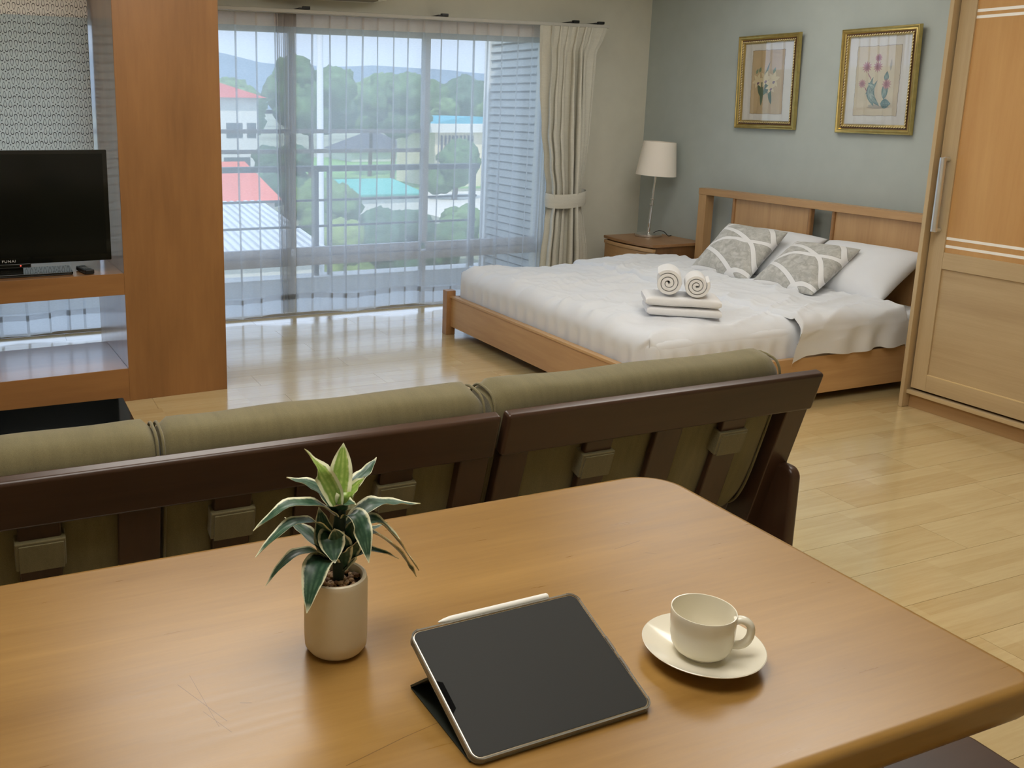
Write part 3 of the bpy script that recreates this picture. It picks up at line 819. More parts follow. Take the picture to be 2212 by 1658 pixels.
# ------------------------------------------------------------------ coffee table
ct = thing('coffee_table', 'low glossy black coffee table between sofa and television', 'table', (-.2, 3.05, 0))
obj('top', prism(rrect(-.85, 2.70, .432, 3.43, .006, 2), .385, .41, 'z', .002), M['black_gloss'], ct)
for lx in (-.80, .36):
    for ly in (2.75, 3.36): obj('leg', box((lx - .03, ly - .03, 0), (lx + .03, ly + .03, .386), .003), M['black'], ct)
obj('shelf', box((-.80, 2.76, .12), (.36, 3.36, .14), .003), M['black'], ct)

# ------------------------------------------------------------------ media unit, blind, television, remote
mu = thing('media_unit', 'floor to ceiling honey wood media unit with open shelves', 'cabinet', (.623, 4.692, 0), radians(3.05))
L_ = dict(local=True)
obj('column', box((0, 0, 0), (.503, .76, 2.595), .002), M['tv_wood'], mu, **L_)
obj('column', box((-1.95, 0, 0), (-1.46, .60, 2.595), .002), M['tv_wood'], mu, **L_)
obj('plinth_box', box((-1.46, 0, 0), (-.0005, .60, .169), .0015), M['tv_wood_h'], mu, **L_)
obj('shelf', box((-1.46, 0, .543), (-.0005, .60, .649), .0015), M['tv_wood_h'], mu, **L_)
obj('header', box((-1.46, 0, 2.25), (-.0005, .60, 2.595), .0015), M['tv_wood_h'], mu, **L_)

for nm, a, b, mt in (('column_facing', (0, 0), (.503, 2.595), 'tv_face'), ('column_facing', (-1.95, 0), (-1.46, 2.595), 'tv_face'), ('plinth_facing', (-1.46, 0), (-.0005, .169), 'tv_face_h'),
                     ('shelf_facing', (-1.46, .543), (-.0005, .649), 'tv_face_h'), ('header_facing', (-1.46, 2.25), (-.0005, 2.595), 'tv_face_h')):
    obj(nm, box((a[0], -.004, a[1]), (b[0], 0, b[1]), .0008, 1), M[mt], mu, **L_)

def blind_mat(tr_=.88):
    k = N('printed_blind'); k.t.nodes.remove(k.b)
    t = k.n('TexCoord'); s = k.n('SeparateXYZ'); k.l(t.outputs['Object'], s.inputs[0])
    U = k.math('DIVIDE', s.outputs[0], .0925); Vv = k.math('DIVIDE', s.outputs[2], .0455)
    def drops(du0, dv0, sgn):
        fu = k.math('FRACT', k.math('ADD', U, du0 + 50)); fv = k.math('FRACT', k.math('ADD', Vv, dv0 + 50))
        du = k.math('MULTIPLY', k.math('SUBTRACT', k.math('ABSOLUTE', k.math('SUBTRACT', fu, .27)), .135), .0925)
        dv = k.math('MULTIPLY', k.math('SUBTRACT', fv, .5), .0455 * sgn)
        tap = k.math('SUBTRACT', 1.0, k.math('MULTIPLY', dv, 26.0))
        a = k.math('DIVIDE', du, k.math('MULTIPLY', tap, .0066)); b = k.math('DIVIDE', dv, .0165)
        q = k.math('SQRT', k.math('ADD', k.math('MULTIPLY', a, a), k.math('MULTIPLY', b, b)))
        ring = k.math('LESS_THAN', k.math('ABSOLUTE', k.math('SUBTRACT', q, 1.0)), .13)
        ring = k.math('MULTIPLY', ring, k.math('LESS_THAN', fu, .56))
        # small dot between the pairs
        ddx = k.math('MULTIPLY', k.math('SUBTRACT', fu, .27), .0925); fv2 = k.math('FRACT', k.math('ADD', Vv, dv0 + 50.5))
        ddy = k.math('MULTIPLY', k.math('SUBTRACT', fv2, .5), .0455)
        dot = k.math('LESS_THAN', k.math('ADD', k.math('MULTIPLY', ddx, ddx), k.math('MULTIPLY', ddy, ddy)), .0032 ** 2)
        return k.math('MAXIMUM', ring, dot)
    m = k.math('MAXIMUM', drops(0, 0, 1), drops(.5, .5, -1))
    col = k.mix(m, srgb(252, 249, 240), srgb(112, 108, 102))
    df = k.n('BsdfDiffuse'); tl = k.n('BsdfTranslucent'); mx = k.n('MixShader'); mx.inputs[0].default_value = tr_
    k.l(col, df.inputs[0]); k.l(col, tl.inputs[0]); k.l(df.outputs[0], mx.inputs[1]); k.l(tl.outputs[0], mx.inputs[2]); k.l(mx.outputs[0], k.out.inputs[0])
    return k.m
bl = thing('roller_blind', 'cream blind printed with dark drop outlines behind the television', 'blind', (-.12, 5.26, .5), radians(3.05))
MUM = WM[mu.name]
obj('fabric', xform(box((-1.44, .606, .522), (-.010, .608, 2.24)), MUM), blind_mat(), bl, smooth=False)
obj('valance', xform(box((-1.44, .590, 1.885), (-.010, .592, 2.24)), MUM), blind_mat(.12), bl, smooth=False)
obj('roller', xform(tube([(-1.44, .64, 2.27), (-.012, .64, 2.27)], .025, 16), MUM), M['track'], bl)
obj('bottom_bar', xform(box((-1.44, .603, .508), (-.010, .612, .523), .002), MUM), flat('blind_bar', srgb(206, 176, 132), .6), bl)

tv = thing('television', 'black flat screen television on the media unit shelf', 'television', (.10, 4.83, .652))
ty = 4.775
obj('housing', cat(box((-.372, ty + .004, .708), (.577, ty + .045, 1.239), .006), box((-.20, ty + .045, .78), (.40, ty + .085, 1.12), .02)), M['black'], tv)
scr_tv = obj('bezel', prism(rrect(-.374, .706, .579, 1.241, .006, 3), ty, ty + .006, 'y', .002), M['black_gloss'], tv)
obj('screen', box((-.352, ty - .0008, .738), (.558, ty + .002, 1.222)), M['screen_tv'], tv, smooth=False)
obj('neck', box((.04, ty + .02, .655), (.17, ty + .05, .72), .004), M['black_gloss'], tv)
obj('stand', prism(rrect(-.18, ty - .045, .392, ty + .16, .012, 4), .6505, .664, 'z', .003), M['black_gloss'], tv)
obj('power_light', xform(lathe([(0, .001), (.003, 0), (.003, -.002)], 10), Matrix.Translation((.159, ty - .003, .699)) @ Matrix.Rotation(pi / 2, 4, 'X')), emit('red_led', (1, .08, .05, 1), 3), tv)
obj('sensor_lip', box((.03, ty - .002, .688), (.205, ty + .02, .708), .003), M['black_gloss'], tv)
def text_geo(s, size, depth=.0006):
    cu = bpy.data.curves.new('txt', 'FONT'); cu.body = s; cu.size = size; cu.extrude = depth; cu.align_x = 'CENTER'; cu.align_y = 'CENTER'; cu.space_character = 1.12
    o = bpy.data.objects.new('txt', cu); COL.objects.link(o)
    dg = bpy.context.evaluated_depsgraph_get(); me = bpy.data.meshes.new_from_object(o.evaluated_get(dg))
    g = ([tuple(v.co) for v in me.vertices], [tuple(p.vertices) for p in me.polygons])
    bpy.data.objects.remove(o); bpy.data.meshes.remove(me); bpy.data.curves.remove(cu); return g
obj('brand_lettering', xform(text_geo('FUNAI', .016), Matrix.Translation((.108, ty - .001, .7215)) @ Matrix.Scale(1.25, 4, (1, 0, 0)) @ Matrix.Rotation(pi / 2, 4, 'X')), flat('brand_silver', srgb(190, 190, 190), .4), tv, smooth=False)

rm = thing('remote_control', 'black remote control lying on the shelf beside the television stand', 'remote', (.455, 4.79, .65))
RMW = Matrix.Translation((.452, 4.785, .6505)) @ Matrix.Rotation(radians(12), 4, 'Z')
obj('body', xform(prism(rrect(-.022, -.075, .022, .075, .006, 4), 0, .022, 'z', .005, 3), RMW), M['black'], rm)
gb = flat('remote_button', srgb(120, 122, 122), .5)
for i in range(5):
    for j in (-1, 0, 1):
        obj('button', xform(box((j * .012 - .0038, .048 - i * .018 - .004, .0215), (j * .012 + .0038, .048 - i * .018 + .004, .0238), .001, 1), RMW), gb, rm)

# ------------------------------------------------------------------ bed
bed = thing('bed', 'light brown wooden double bed frame with a panelled headboard', 'bed', (3.8, 4.4, 0))
BX0, BX1, BY0, BY1 = 2.75, 4.84, 3.41, 5.43
obj('foot_rail', box((BX0 + .02, BY0 + .05, .055), (BX0 + .045, BY1 - .05, .252), .003), M['bed_wood'], bed)
obj('foot_rail_cap', box((BX0 + .012, BY0 + .05, .245), (BX0 + .052, BY1 - .05, .26), .003), M['bed_wood'], bed)
for y in (BY0, BY1 - .028):
    obj('side_rail', box((BX0 + .055, y, .045), (BX1 - .07, y + .028, .245), .003), M['bed_wood_x'], bed)
for x, y in ((BX0 - .012, BY1 - .055), (BX0 - .012, BY0 - .005)):
    obj('foot_post', box((x, y, 0), (x + .065, y + .06, .292), .004), M['night_wood'], bed)
for y in (BY1 - .095, BY0 + .015):
    obj('head_post', box((BX1 - .075, y, 0), (BX1, y + .075, .862), .004), M['bed_wood_z'], bed)
obj('head_top_rail', box((BX1 - .078, BY0 + .012, .86), (BX1 + .003, BY1 - .017, .905), .004), M['bed_wood'], bed)
obj('head_lower_rail', box((BX1 - .06, BY0 + .09, .25), (BX1 - .03, BY1 - .095, .40), .003), M['bed_wood'], bed)
for a, b in ((4.415, 5.075), (3.585, 4.235)):
    p = obj('headboard_panel', box((BX1 - .052, a, .38), (BX1 - .036, b, .862), .002), M['bed_wood_z'], bed)
    for e in (a, b):
        obj('edge_strip', prism(rrect(BX1 - .066, e - .012, BX1 - .026, e + .012, .010, 4), .38, .861), M['night_wood'], p)
obj('bed_slats', box((BX0 + .06, BY0 + .04, .12), (BX1 - .09, BY1 - .04, .15)), M['bed_wood_x'], bed)
obj('centre_leg', box((3.1, 4.38, 0), (3.16, 4.44, .12)), M['dark_wood_z'], bed)

MX0, MX1, MY0, MY1, MZ = 2.83, 4.762, 3.45, 5.385, .40
mat_o = obj('mattress', box((MX0, MY0, .152), (MX1, MY1, MZ), .045, 5), M['bed_linen'], base=True, angle=60)
tag(mat_o, 'mattress in a white fitted sheet on the wooden bed', 'mattress')

def wrinkle(x, y):
    a = fbm(x * 2.2, y * 2.2, 1.0, 3) * .014
    # long soft folds running along the bed, slightly diagonal
    s = x * .35 + y
    b = .0045 * sin(s * 21 + 2.2 * fbm(x * 1.2, y * 1.5, 4.0, 2))
    rid = 1 - abs(noise.noise(Vector((x * 1.6 + y * .8, y * 7.0 - x * 2.0, 7.0))))
    c = .017 * (max(0, rid - .70) / .30) ** 1.5
    rid2 = 1 - abs(noise.noise(Vector((x * 9.0 + y * 3, y * 4.0 + 3.0, 2.0))))
    c += .012 * max(0, rid2 - .80) / .20 * (.5 + .5 * noise.noise(Vector((x * 2, y * 2, 9))))
    return a + b + c
def edge_drop(d, r):
    """height lost at distance d inside an edge rolled with radius r"""
    if d >= r: return 0.0
    q = 1 - max(d, 0) / r
    return r * (1 - sqrt(max(0, 1 - q * q)))
def duvet_body():
    """heightfield with the far, near and foot sides tucked down inside the frame"""
    x0, x1, y0, y1, r = 2.806, 3.90, 3.443, 5.40, .11
    nx, ny = 120, 170
    def par(t, n_side):                       # spread parameter so that the sides get vertical rows
        return t
    V = []
    ext = .13
    def fn(u, v):
        sx_ = -ext + u * (x1 - x0 + ext)      # arc along x, negative = hanging at the foot
        sy_ = -ext + v * (y1 - y0 + 2 * ext)
        x = x0 + max(sx_, 0) ; dz = 0.0
        if sx_ < 0: dz += -sx_
        yy = sy_
        if sy_ < 0: y = y0; dz = max(dz, -sy_)
        elif sy_ > y1 - y0: y = y1; dz = max(dz, sy_ - (y1 - y0))
        else: y = y0 + sy_
        # rounded plan corners
        cr = .10
        for cy, sg in ((y0 + cr, -1), (y1 - cr, 1)):
            if x < x0 + cr and (y - cy) * sg > 0:
                ddx, ddy = x0 + cr - x, (y - cy) * sg
                dd = hypot(ddx, ddy); mxx = max(ddx, ddy)
                if dd > 1e-6:
                    k = mxx / dd
                    x = x0 + cr - ddx * k; y = cy + ddy * k * sg
        d = min(x - x0, y - y0, y1 - y)
        dc = d
        z = .432 - edge_drop(dc, r) * .95
        wv = wrinkle(x, y)
        fade = min(1, (d + .03) / .10)
        z += wv * fade + .012 * (1 - ((x - 3.3) / .6) ** 2) * 0
        if dz > 0:
            per = (x + y) * 1.0
            bul = .008 * sin(per * 60 + 3 * noise.noise(Vector((x * 4, y * 4, 0))))
            z = z - dz * .95
            x += (.006 + bul * .7) * (1 if sx_ < 0 else 0); y += (bul * .6) * (1 if (sx_ >= 0) else 0)
        return (x, y, z)
    return gridf(fn, nx, ny)
dv = thing('duvet', 'white rumpled duvet tucked in at the foot of the bed', 'duvet', (3.6, 4.4, .43))
obj('cover', duvet_body(), M['bed_linen'], dv, angle=180)
def duvet_fold():
    """upper layer, thicker, with the near side hanging over the rail"""
    nx, ny = 90, 190
    def fn(u, v):
        s = 1 - v                              # 0 far side .. 1 hanging hem on the near side
        y1, y0 = 5.40, 3.40
        L = (y1 - y0) + .20
        t = s * L - .0
        xa = 3.690 + .018 * sin(s * 9) + .012 * noise.noise(Vector((s * 6, 0, 3)))
        xb = 4.435 + .02 * sin(s * 7 + 1)
        if t > (y1 - y0):
            h = t - (y1 - y0)
            xa -= .05 * (h / .2); xb += .015 * (h / .2)
        x = xa + u * (xb - xa)
        edge = min(u * (xb - xa), (1 - u) * (xb - xa))
        rim = .016 * sqrt(max(0, 1 - (1 - min(edge / .022, 1)) ** 2))
        top = .442 + rim
        wv = wrinkle(x, y1 - t)
        if t <= y1 - y0 - .07:
            y = y1 - t
            z = top + wv - edge_drop(t + .0, .10) * .9
        else:
            q = t - (y1 - y0 - .07)
            a = min(q / .11, 1) * pi / 2
            y = y0 + .07 - .07 * sin(a); z = top + wv * .8 - .07 * (1 - cos(a))
            if q > .11:
                hang = q - .11
                hem = hang * (.86 + .25 * (1 - u) * 0.5)
                z -= hem
                y += -.004 - .010 * sin(x * 26 + 1.5 * sin(x * 9)) * min(1, hang / .08) + .004 * wv
                z += .012 * noise.noise(Vector((x * 6, 0, 1))) * (hang / .15)
        if u < .004 or u > .996: z -= .014
        return (x, y, z)
    return gridf(fn, nx, ny)
obj('turned_fold', duvet_fold(), M['bed_linen'], dv, angle=180)

# pillows
def pillow_geo(w_, h_, t_, mat4, seed, pinch=.05, n=46, wr=.004):
    V, Fa, UV = [], [], []
    def pt(i, j, s):
        u = -1 + 2 * i / (n - 1); v = -1 + 2 * j / (n - 1)
        uu = sin(u * pi / 2) * .35 + u * .65; vv = sin(v * pi / 2) * .35 + v * .65
        x = w_ / 2 * uu * (1 - pinch * (1 - vv * vv)); y = h_ / 2 * vv * (1 - pinch * (1 - uu * uu))
        k = max(0, 1 - abs(uu) ** 3.2) ** .55 * max(0, 1 - abs(vv) ** 3.2) ** .55
        z = s * t_ / 2 * k
        z += s * wr * fbm(uu * 2.4 + seed, vv * 2.4, seed, 3) * k
        # creases radiating from the corners
        z += s * wr * .8 * sin(14 * math.atan2(vv + 1.05, uu - 1.05) + seed) * k * max(0, 1 - hypot(uu - 1, vv + 1) / 1.2)
        UV.append((uu * .5 + .5, .5 - vv * .5)); return mat4 @ Vector((x, y, z))
    idx = {}
    for s in (1, -1):
        for j in range(n):
            for i in range(n):
                if s < 0 and (i in (0, n - 1) or j in (0, n - 1)): idx[(s, i, j)] = idx[(1, i, j)]; continue
                idx[(s, i, j)] = len(V); V.append(tuple(pt(i, j, s)))
    for s in (1, -1):
        for j in range(n - 1):
            for i in range(n - 1):
                q = (idx[(s, i, j)], idx[(s, i + 1, j)], idx[(s, i + 1, j + 1)], idx[(s, i, j + 1)])
                Fa.append(q if s > 0 else q[::-1])
    return (V, Fa), UV
def pose(c, yaw, tilt, roll=0):
    return Matrix.Translation(c) @ Matrix.Rotation(radians(yaw), 4, 'Z') @ Matrix.Rotation(radians(tilt), 4, 'X') @ Matrix.Rotation(radians(roll), 4, 'Z')
g, _ = pillow_geo(.64, .44, .17, pose((4.585, 3.885, .568), -86, 33), 2.0)
tag(obj('pillow', g, M['bed_linen'], base=True, angle=180), 'plain white pillow against the headboard, next to the wardrobe', 'pillow', 'white pillows on the bed')
g, _ = pillow_geo(.64, .44, .17, pose((4.575, 4.565, .568), -84, 32), 5.0)
tag(obj('pillow', g, M['bed_linen'], base=True, angle=180), 'plain white pillow mostly hidden behind the patterned cushion nearer the lamp', 'pillow', 'white pillows on the bed')

def cushion_mat():
    k = N('patterned_velvet'); k.set('Roughness', .7); k.set('Sheen Weight', .4); k.set('Specular IOR Level', .3)
    a = k.n('Attribute', attribute_name='band').outputs['Fac']
    v = k.coords((1, 1, 1), False); nz = k.noise(v, 26, 5, .65, .8)
    grey = k.mix(k.ramp(nz, .35, .68), srgb(158, 157, 150), srgb(200, 199, 194))
    line = k.math('MULTIPLY', k.math('GREATER_THAN', a, .030), k.math('LESS_THAN', a, .036))
    c = k.mix(k.math('LESS_THAN', a, .033), grey, srgb(228, 228, 228))
    k.set('Base Color', k.mix(k.math('MULTIPLY', line, .6), c, srgb(120, 120, 114)))
    k.bump(nz, .15, .002)
    return k.m
CM = cushion_mat()
BANDS = [[(-.05, .68), (.03, .60), (.233, .43), (.45, .385), (.64, .405), (1.03, .335)], [(-.05, .33), (.03, .27), (.1, .10), (.22, .0), (.34, -.04), (.73, .0)],
         [(-.03, .16), (.083, .18), (.375, .25), (.71, .415), (.86, .56), (1.0, .79), (1.06, .9)], [(-.03, .59), (.03, .60), (.366, .743), (.67, .93), (.80, 1.05)],
         [(.70, -.04), (.78, .04), (.88, .13), (.97, .26), (1.03, .36)], [(.62, 1.02), (.72, .945), (.85, .915), (1.03, .93)], [(-.03, .98), (.2, .99), (.45, 1.0)]]
def seg_d(p, a, b):
    dx, dy = b[0] - a[0], b[1] - a[1]; t = max(0, min(1, ((p[0] - a[0]) * dx + (p[1] - a[1]) * dy) / (dx * dx + dy * dy)))
    return hypot(p[0] - a[0] - t * dx, p[1] - a[1] - t * dy)
SM = [[(v.x, v.y) for v in catmull([(q[0], q[1], 0) for q in b], 4)] for b in BANDS]
for c, yaw, tilt, roll, sd, lb in (((4.362, 4.561, .590), -80, 39, -1.9, 1.0, 'grey velvet cushion with white curved bands, nearer the bedside lamp'),
                                   ((4.378, 4.045, .570), -89, 32, 3.0, 3.0, 'grey velvet cushion with white curved bands, nearer the wardrobe')):
    g, UV = pillow_geo(.44, .44, .13, pose(c, yaw, tilt, roll), sd, .045, 84, .005)
    vals = [min(seg_d(p, b[i], b[i + 1]) for b in SM for i in range(len(b) - 1)) for p in UV]
    tag(obj('throw_cushion', g, CM, base=True, angle=180, attrs={'band': vals}), lb, 'cushion', 'patterned cushions on the bed')

# towels
e_ = Vector((.845, -.535, 0)).normalized(); nb = Vector((.535, .845, 0)).normalized(); FL = Vector((3.020, 3.742, 0))
def towel_slab(z0, h, w_, d_, off, seed):
    nx, ny, = 40, 14
    m = 26
    def fn(u, v):                             # superellipse section swept across the width
        a = 2 * pi * u; s = -1 + 2 * v
        k = 1 - .10 * abs(s) ** 10 - (.35 if abs(s) > .999 else 0)
        yy = (abs(cos(a)) ** .32) * (1 if cos(a) > 0 else -1) * d_ / 2 * (1 - .02 * abs(s) ** 8); zz = (abs(sin(a)) ** .55) * (1 if sin(a) > 0 else -1) * h / 2 * k
        xx = s * w_ / 2
        p = FL + e_ * (w_ / 2 + off + xx) + nb * (d_ / 2 + off * .4 + yy)
        return (p.x, p.y, z0 + h / 2 + zz + .004 * noise.noise(Vector((xx * 9, yy * 9, seed))) - .006 * (xx / w_) * 1.0)
    V, Fa = gridf(fn, 36, 26, True)
    Fa.append(tuple(range(36))); Fa.append(tuple(25 * 36 + i for i in range(36))[::-1])
    return V, Fa
tag(obj('folded_towel', towel_slab(.447, .047, .36, .24, .006, 1), M['towel'], base=True, angle=60), 'white folded bath towel at the bottom of the stack on the bed', 'towel', 'folded towels on the bed')
tag(obj('folded_towel', towel_slab(.497, .049, .365, .235, -.004, 5), M['towel'], base=True, angle=60), 'white folded bath towel on top of another folded towel on the bed', 'towel', 'folded towels on the bed')
def roll_geo(c, axis, length, R0, turns, ph):
    """a towel strip wound in a spiral and extruded, its groove visible on the ends"""
    t_ = .0105; up_ = Vector((0, 0, 1)); sd = axis.cross(up_).normalized(); P_, Q_ = [], []
    n = 30 * turns
    for i in range(n + 1):
        a = 2 * pi * turns * i / n
        r = .004 + (R0 - .004) * (a / (2 * pi * turns))
        pit = (R0 - .004) / turns
        for L_, k in ((P_, .5), (Q_, -.485)):
            rr2 = max(r + pit * k * .97, .0005)
            L_.append(sd * (rr2 * cos(a + ph)) + up_ * (rr2 * sin(a + ph)))
    V, Fa = [], []
    ends = (0, .012, length - .012, length); ins = (.0022, 0, 0, .0022)
    loop = list(range(len(P_)))
    sec = [P_[i] for i in loop] + [Q_[i] for i in loop[::-1]]
    mids = [(P_[i] + Q_[i]) / 2 for i in loop] + [(P_[i] + Q_[i]) / 2 for i in loop[::-1]]
    m = len(sec)
    for ln, q in zip(ends, ins):
        for s_, mdl in zip(sec, mids):
            d = (s_ - mdl); p = mdl + d * (1 - q / max(d.length, .003)); V.append(tuple(c + axis * ln + p))
    for k in range(3):
        for i in range(m): Fa.append((k * m + i, k * m + (i + 1) % m, (k + 1) * m + (i + 1) % m, (k + 1) * m + i))
    h = len(loop)
    for k, fl in ((0, 1), (3, 0)):
        for i in range(h - 1):
            q = (k * m + i, k * m + i + 1, k * m + m - 2 - i, k * m + m - 1 - i); Fa.append(q if fl else q[::-1])
    return V, Fa
ax_ = Vector((.62, .78, 0)).normalized()
p1 = FL + e_ * .100 + nb * .010; p2 = FL + e_ * .235 + nb * .004
tag(obj('rolled_towel', roll_geo(Vector((p1.x, p1.y, .6165)), ax_, .20, .062, 3, 2.4), M['towel'], base=True, angle=50), 'larger rolled white towel on the folded towels, nearer the foot of the bed', 'towel', 'rolled towels on the bed')
tag(obj('rolled_towel', roll_geo(Vector((p2.x, p2.y, .6085)), ax_, .18, .057, 3, .4), M['towel'], base=True, angle=50), 'smaller rolled white towel on the folded towels, nearer the wardrobe', 'towel', 'rolled towels on the bed')

# ------------------------------------------------------------------ bedside table and lamp
ns = thing('bedside_table', 'brown wooden bedside table with a bowed drawer front', 'bedside table', (4.65, 5.74, 0))
def bow(x0, y0, y1, xb, d, n=16): return [(x0 - d * (1 - (2 * i / n - 1) ** 2), y0 + (y1 - y0) * i / n) for i in range(n + 1)] + [(xb, y1), (xb, y0)]
obj('top', prism(bow(4.415, 5.442, 6.03, 4.895, .035), .478, .50, 'z', .004), M['night_wood'], ns)
obj('carcass', box((4.445, 5.452, .06), (4.893, 6.022, .478), .002), wood('nightstand_side', srgb(104, 72, 42), srgb(136, 98, 60), 'z', .4, streak=20), ns)
for z0, z1 in ((.285, .470), (.085, .277)):
    dr = obj('drawer', prism(bow(4.425, 5.449, 6.025, 4.444, .035), z0, z1 - .03, 'z', .003), M['bed_wood'], ns)
    obj('drawer_lip', prism(bow(4.417, 5.447, 6.027, 4.444, .037), z1 - .03, z1, 'z', .008, 3), M['bed_wood'], dr)
for lx in (4.47, 4.86):
    for ly in (5.48, 5.995): obj('foot', box((lx - .02, ly - .02, 0), (lx + .02, ly + .02, .061)), M['dark_wood_z'], ns)
LX, LY = 4.705, 5.865
lamp = thing('table_lamp', 'chrome table lamp with a cream shade on the bedside table', 'lamp', (LX, LY, .50))
obj('base', lathe([(0, 0), (.098, 0), (.1, .003), (.1, .017), (.096, .020), (.02, .024), (.012, .029), (0, .029)], 48, (LX, LY, .501)), M['steel'], lamp)
TL = Matrix.Translation((LX, LY, .52)) @ Matrix.Rotation(radians(3.2), 4, Vector((sin(YAW + .3), cos(YAW + .3), 0))) @ Matrix.Translation((-LX, -LY, -.52))
def lp(name, g, m, **k): return obj(name, xform(g, TL), m, lamp, **k)
lp('stem', cat(tube([(LX, LY, .52), (LX, LY, .77)], .0125, 14), tube([(LX, LY, .77), (LX, LY, 1.02)], .0095, 14)), M['chrome'])
for z in (.737, .778): lp('collar', lathe([(0, 0), (.015, 0), (.019, .003), (.019, .009), (.015, .012), (0, .012)], 20, (LX, LY, z)), M['chrome'])
lp('thumb_screw', tube([(LX - .012, LY - .012, .783), (LX + .02, LY + .008, .783)], .004, 10), M['chrome'])
shd = N('lamp_shade_fabric'); shd.set('Base Color', srgb(246, 238, 226)); shd.set('Roughness', .9)
shd.set('Transmission Weight', .0)
lp('shade', lathe([(.120, 1.215), (.150, .965), (.148, .965), (.118, 1.215)], 64, (LX, LY, 0), close=True), shd.m, angle=40)
lp('bulb_holder', lathe([(0, .99), (.017, .99), (.017, 1.05), (0, 1.05)], 20, (LX, LY, 0)), M['black'])
lp('harp', cat(*[tube([(LX, LY, 1.02), (LX + .125 * cos(a), LY + .125 * sin(a), 1.17)], .0018, 6) for a in (0, 2.1, 4.2)]), M['chrome'])
lp('pull_chain', tube([(LX - .018, LY - .012, .60), (LX - .014, LY - .01, .57)], .0035, 8), M['chrome'])
obj('cable', tube(catmull([(LX + .03, LY - .02, .525), (LX + .06, LY - .045, .545), (LX + .10, LY - .06, .535), (LX + .13, LY - .07, .506), (LX + .17, LY - .06, .504)], 6), .0028, 8), M['black'], lamp)

# ------------------------------------------------------------------ framed prints
gold = flat('gold_leaf', (.60, .46, .17, 1), .32, 1.0, var=.12, vscale=30)
gold_d = flat('frame_brown', srgb(92, 62, 34), .4)
rope_m = flat('rope_bead_gold', (.80, .70, .44, 1), .3, .9)
matb = flat('mat_board', srgb(226, 222, 214), .8)
paper = flat('aged_paper', srgb(196, 168, 124), .9, var=.06, vscale=14)
paper2 = flat('cream_paper', srgb(214, 198, 164), .9, var=.05, vscale=14)
ink_line = flat('print_brown', srgb(120, 98, 76), .9)
def fan(cx, cy, pts, d): return [(cx + p[0], cy + p[1], d) for p in pts]
def blade(x0, y0, x1, y1, w_, d, bend=0.0, n=8):
    """leaf outline between two points"""
    dx, dy = x1 - x0, y1 - y0; L = hypot(dx, dy); nx_, ny_ = -dy / L, dx / L; A, B = [], []
    for i in range(n + 1):
        t = i / n; h = w_ / 2 * sin(pi * t ** .8); b = bend * sin(pi * t)
        px_, py_ = x0 + dx * t + nx_ * b, y0 + dy * t + ny_ * b
        A.append((px_ + nx_ * h, py_ + ny_ * h, d)); B.append((px_ - nx_ * h, py_ - ny_ * h, d))
    P_ = A + B[1:-1][::-1]
    return P_, [tuple(range(len(P_)))]
def picture(label, yc, z0, w_, h_, art):
    root = thing('framed_print', label, 'picture', (4.898, yc, z0), 0, None, None, radians(-2.2))
    mw = WM[root.name]
    # local a (right in view) -> -y, h -> z, d (out of the wall) -> -x
    def tr(V): return [(-d - .002, -a, h) for a, h, d in V]
    def part(name, g, m, parent=root, **k):
        if parent is not root:
            off = Vector(parent.location); return obj(name, ([tuple(Vector(v) - off) for v in tr(g[0])], g[1]), m, parent, local=True, **k)
        return obj(name, (tr(g[0]), g[1]), m, parent, local=True, **k)
    def ring(prof, m, name, parent=root, **k):
        V, Fa = [], []
        for ins, d in prof:
            for a, h in ((-w_ / 2 + ins, ins), (w_ / 2 - ins, ins), (w_ / 2 - ins, h_ - ins), (-w_ / 2 + ins, h_ - ins)): V.append((a, h, d))
        for k_ in range(len(prof) - 1):
            for i in range(4): Fa.append((k_ * 4 + i, k_ * 4 + (i + 1) % 4, (k_ + 1) * 4 + (i + 1) % 4, (k_ + 1) * 4 + i))
        return part(name, (V, Fa), m, parent, **k)
    fr = ring([(0, 0), (0, .018), (.003, .024), (.008, .025), (.012, .021), (.018, .018), (.024, .020), (.030, .014)], gold, 'frame', angle=40)
    ring([(.029, .0145), (.040, .0125), (.040, .011)], gold_d, 'inner_channel', fr)
    ring([(.040, .0155), (.044, .018), (.048, .016), (.050, .010), (.056, .007)], gold, 'inner_lip', fr)
    gs = []
    def bead(a, h, hor, s):
        c, s_ = (1, 0) if hor else (0, 1)
        def f(u, v):
            t, p = u * 2 * pi, (v - .5) * pi
            lx, ly, lz = .0095 * cos(p) * cos(t), .0042 * cos(p) * sin(t), .0045 * sin(p)
            q = .5 * s; lx, ly = lx * cos(q) - ly * sin(q), lx * sin(q) + ly * cos(q)
            return (a + (lx if hor else ly), h + (ly if hor else lx), .0175 + lz)
        return gridf(f, 8, 5, True)
    ins = .042
    nA = int((w_ - 2 * ins) / .0165); nH = int((h_ - 2 * ins) / .0165)
    for i in range(nA + 1):
        a = -w_ / 2 + ins + (w_ - 2 * ins) * i / nA
        gs += [bead(a, ins, True, 1), bead(a, h_ - ins, True, 1)]
    for i in range(1, nH):
        h = ins + (h_ - 2 * ins) * i / nH
        gs += [bead(-w_ / 2 + ins, h, False, 1), bead(w_ / 2 - ins, h, False, 1)]
    part('rope_bead', cat(*gs), rope_m, fr, angle=180)
    part('backing', box((-w_ / 2 + .01, .01, .0), (w_ / 2 - .01, h_ - .01, .004)), gold_d)
    part('mat_board', box((-w_ / 2 + .05, .05, .004), (w_ / 2 - .05, h_ - .05, .006)), matb)
    art(part, w_, h_)
    part('glass', box((-w_ / 2 + .05, .05, .0095), (w_ / 2 - .05, h_ - .05, .0105)), M['pic_glass'], smooth=False)
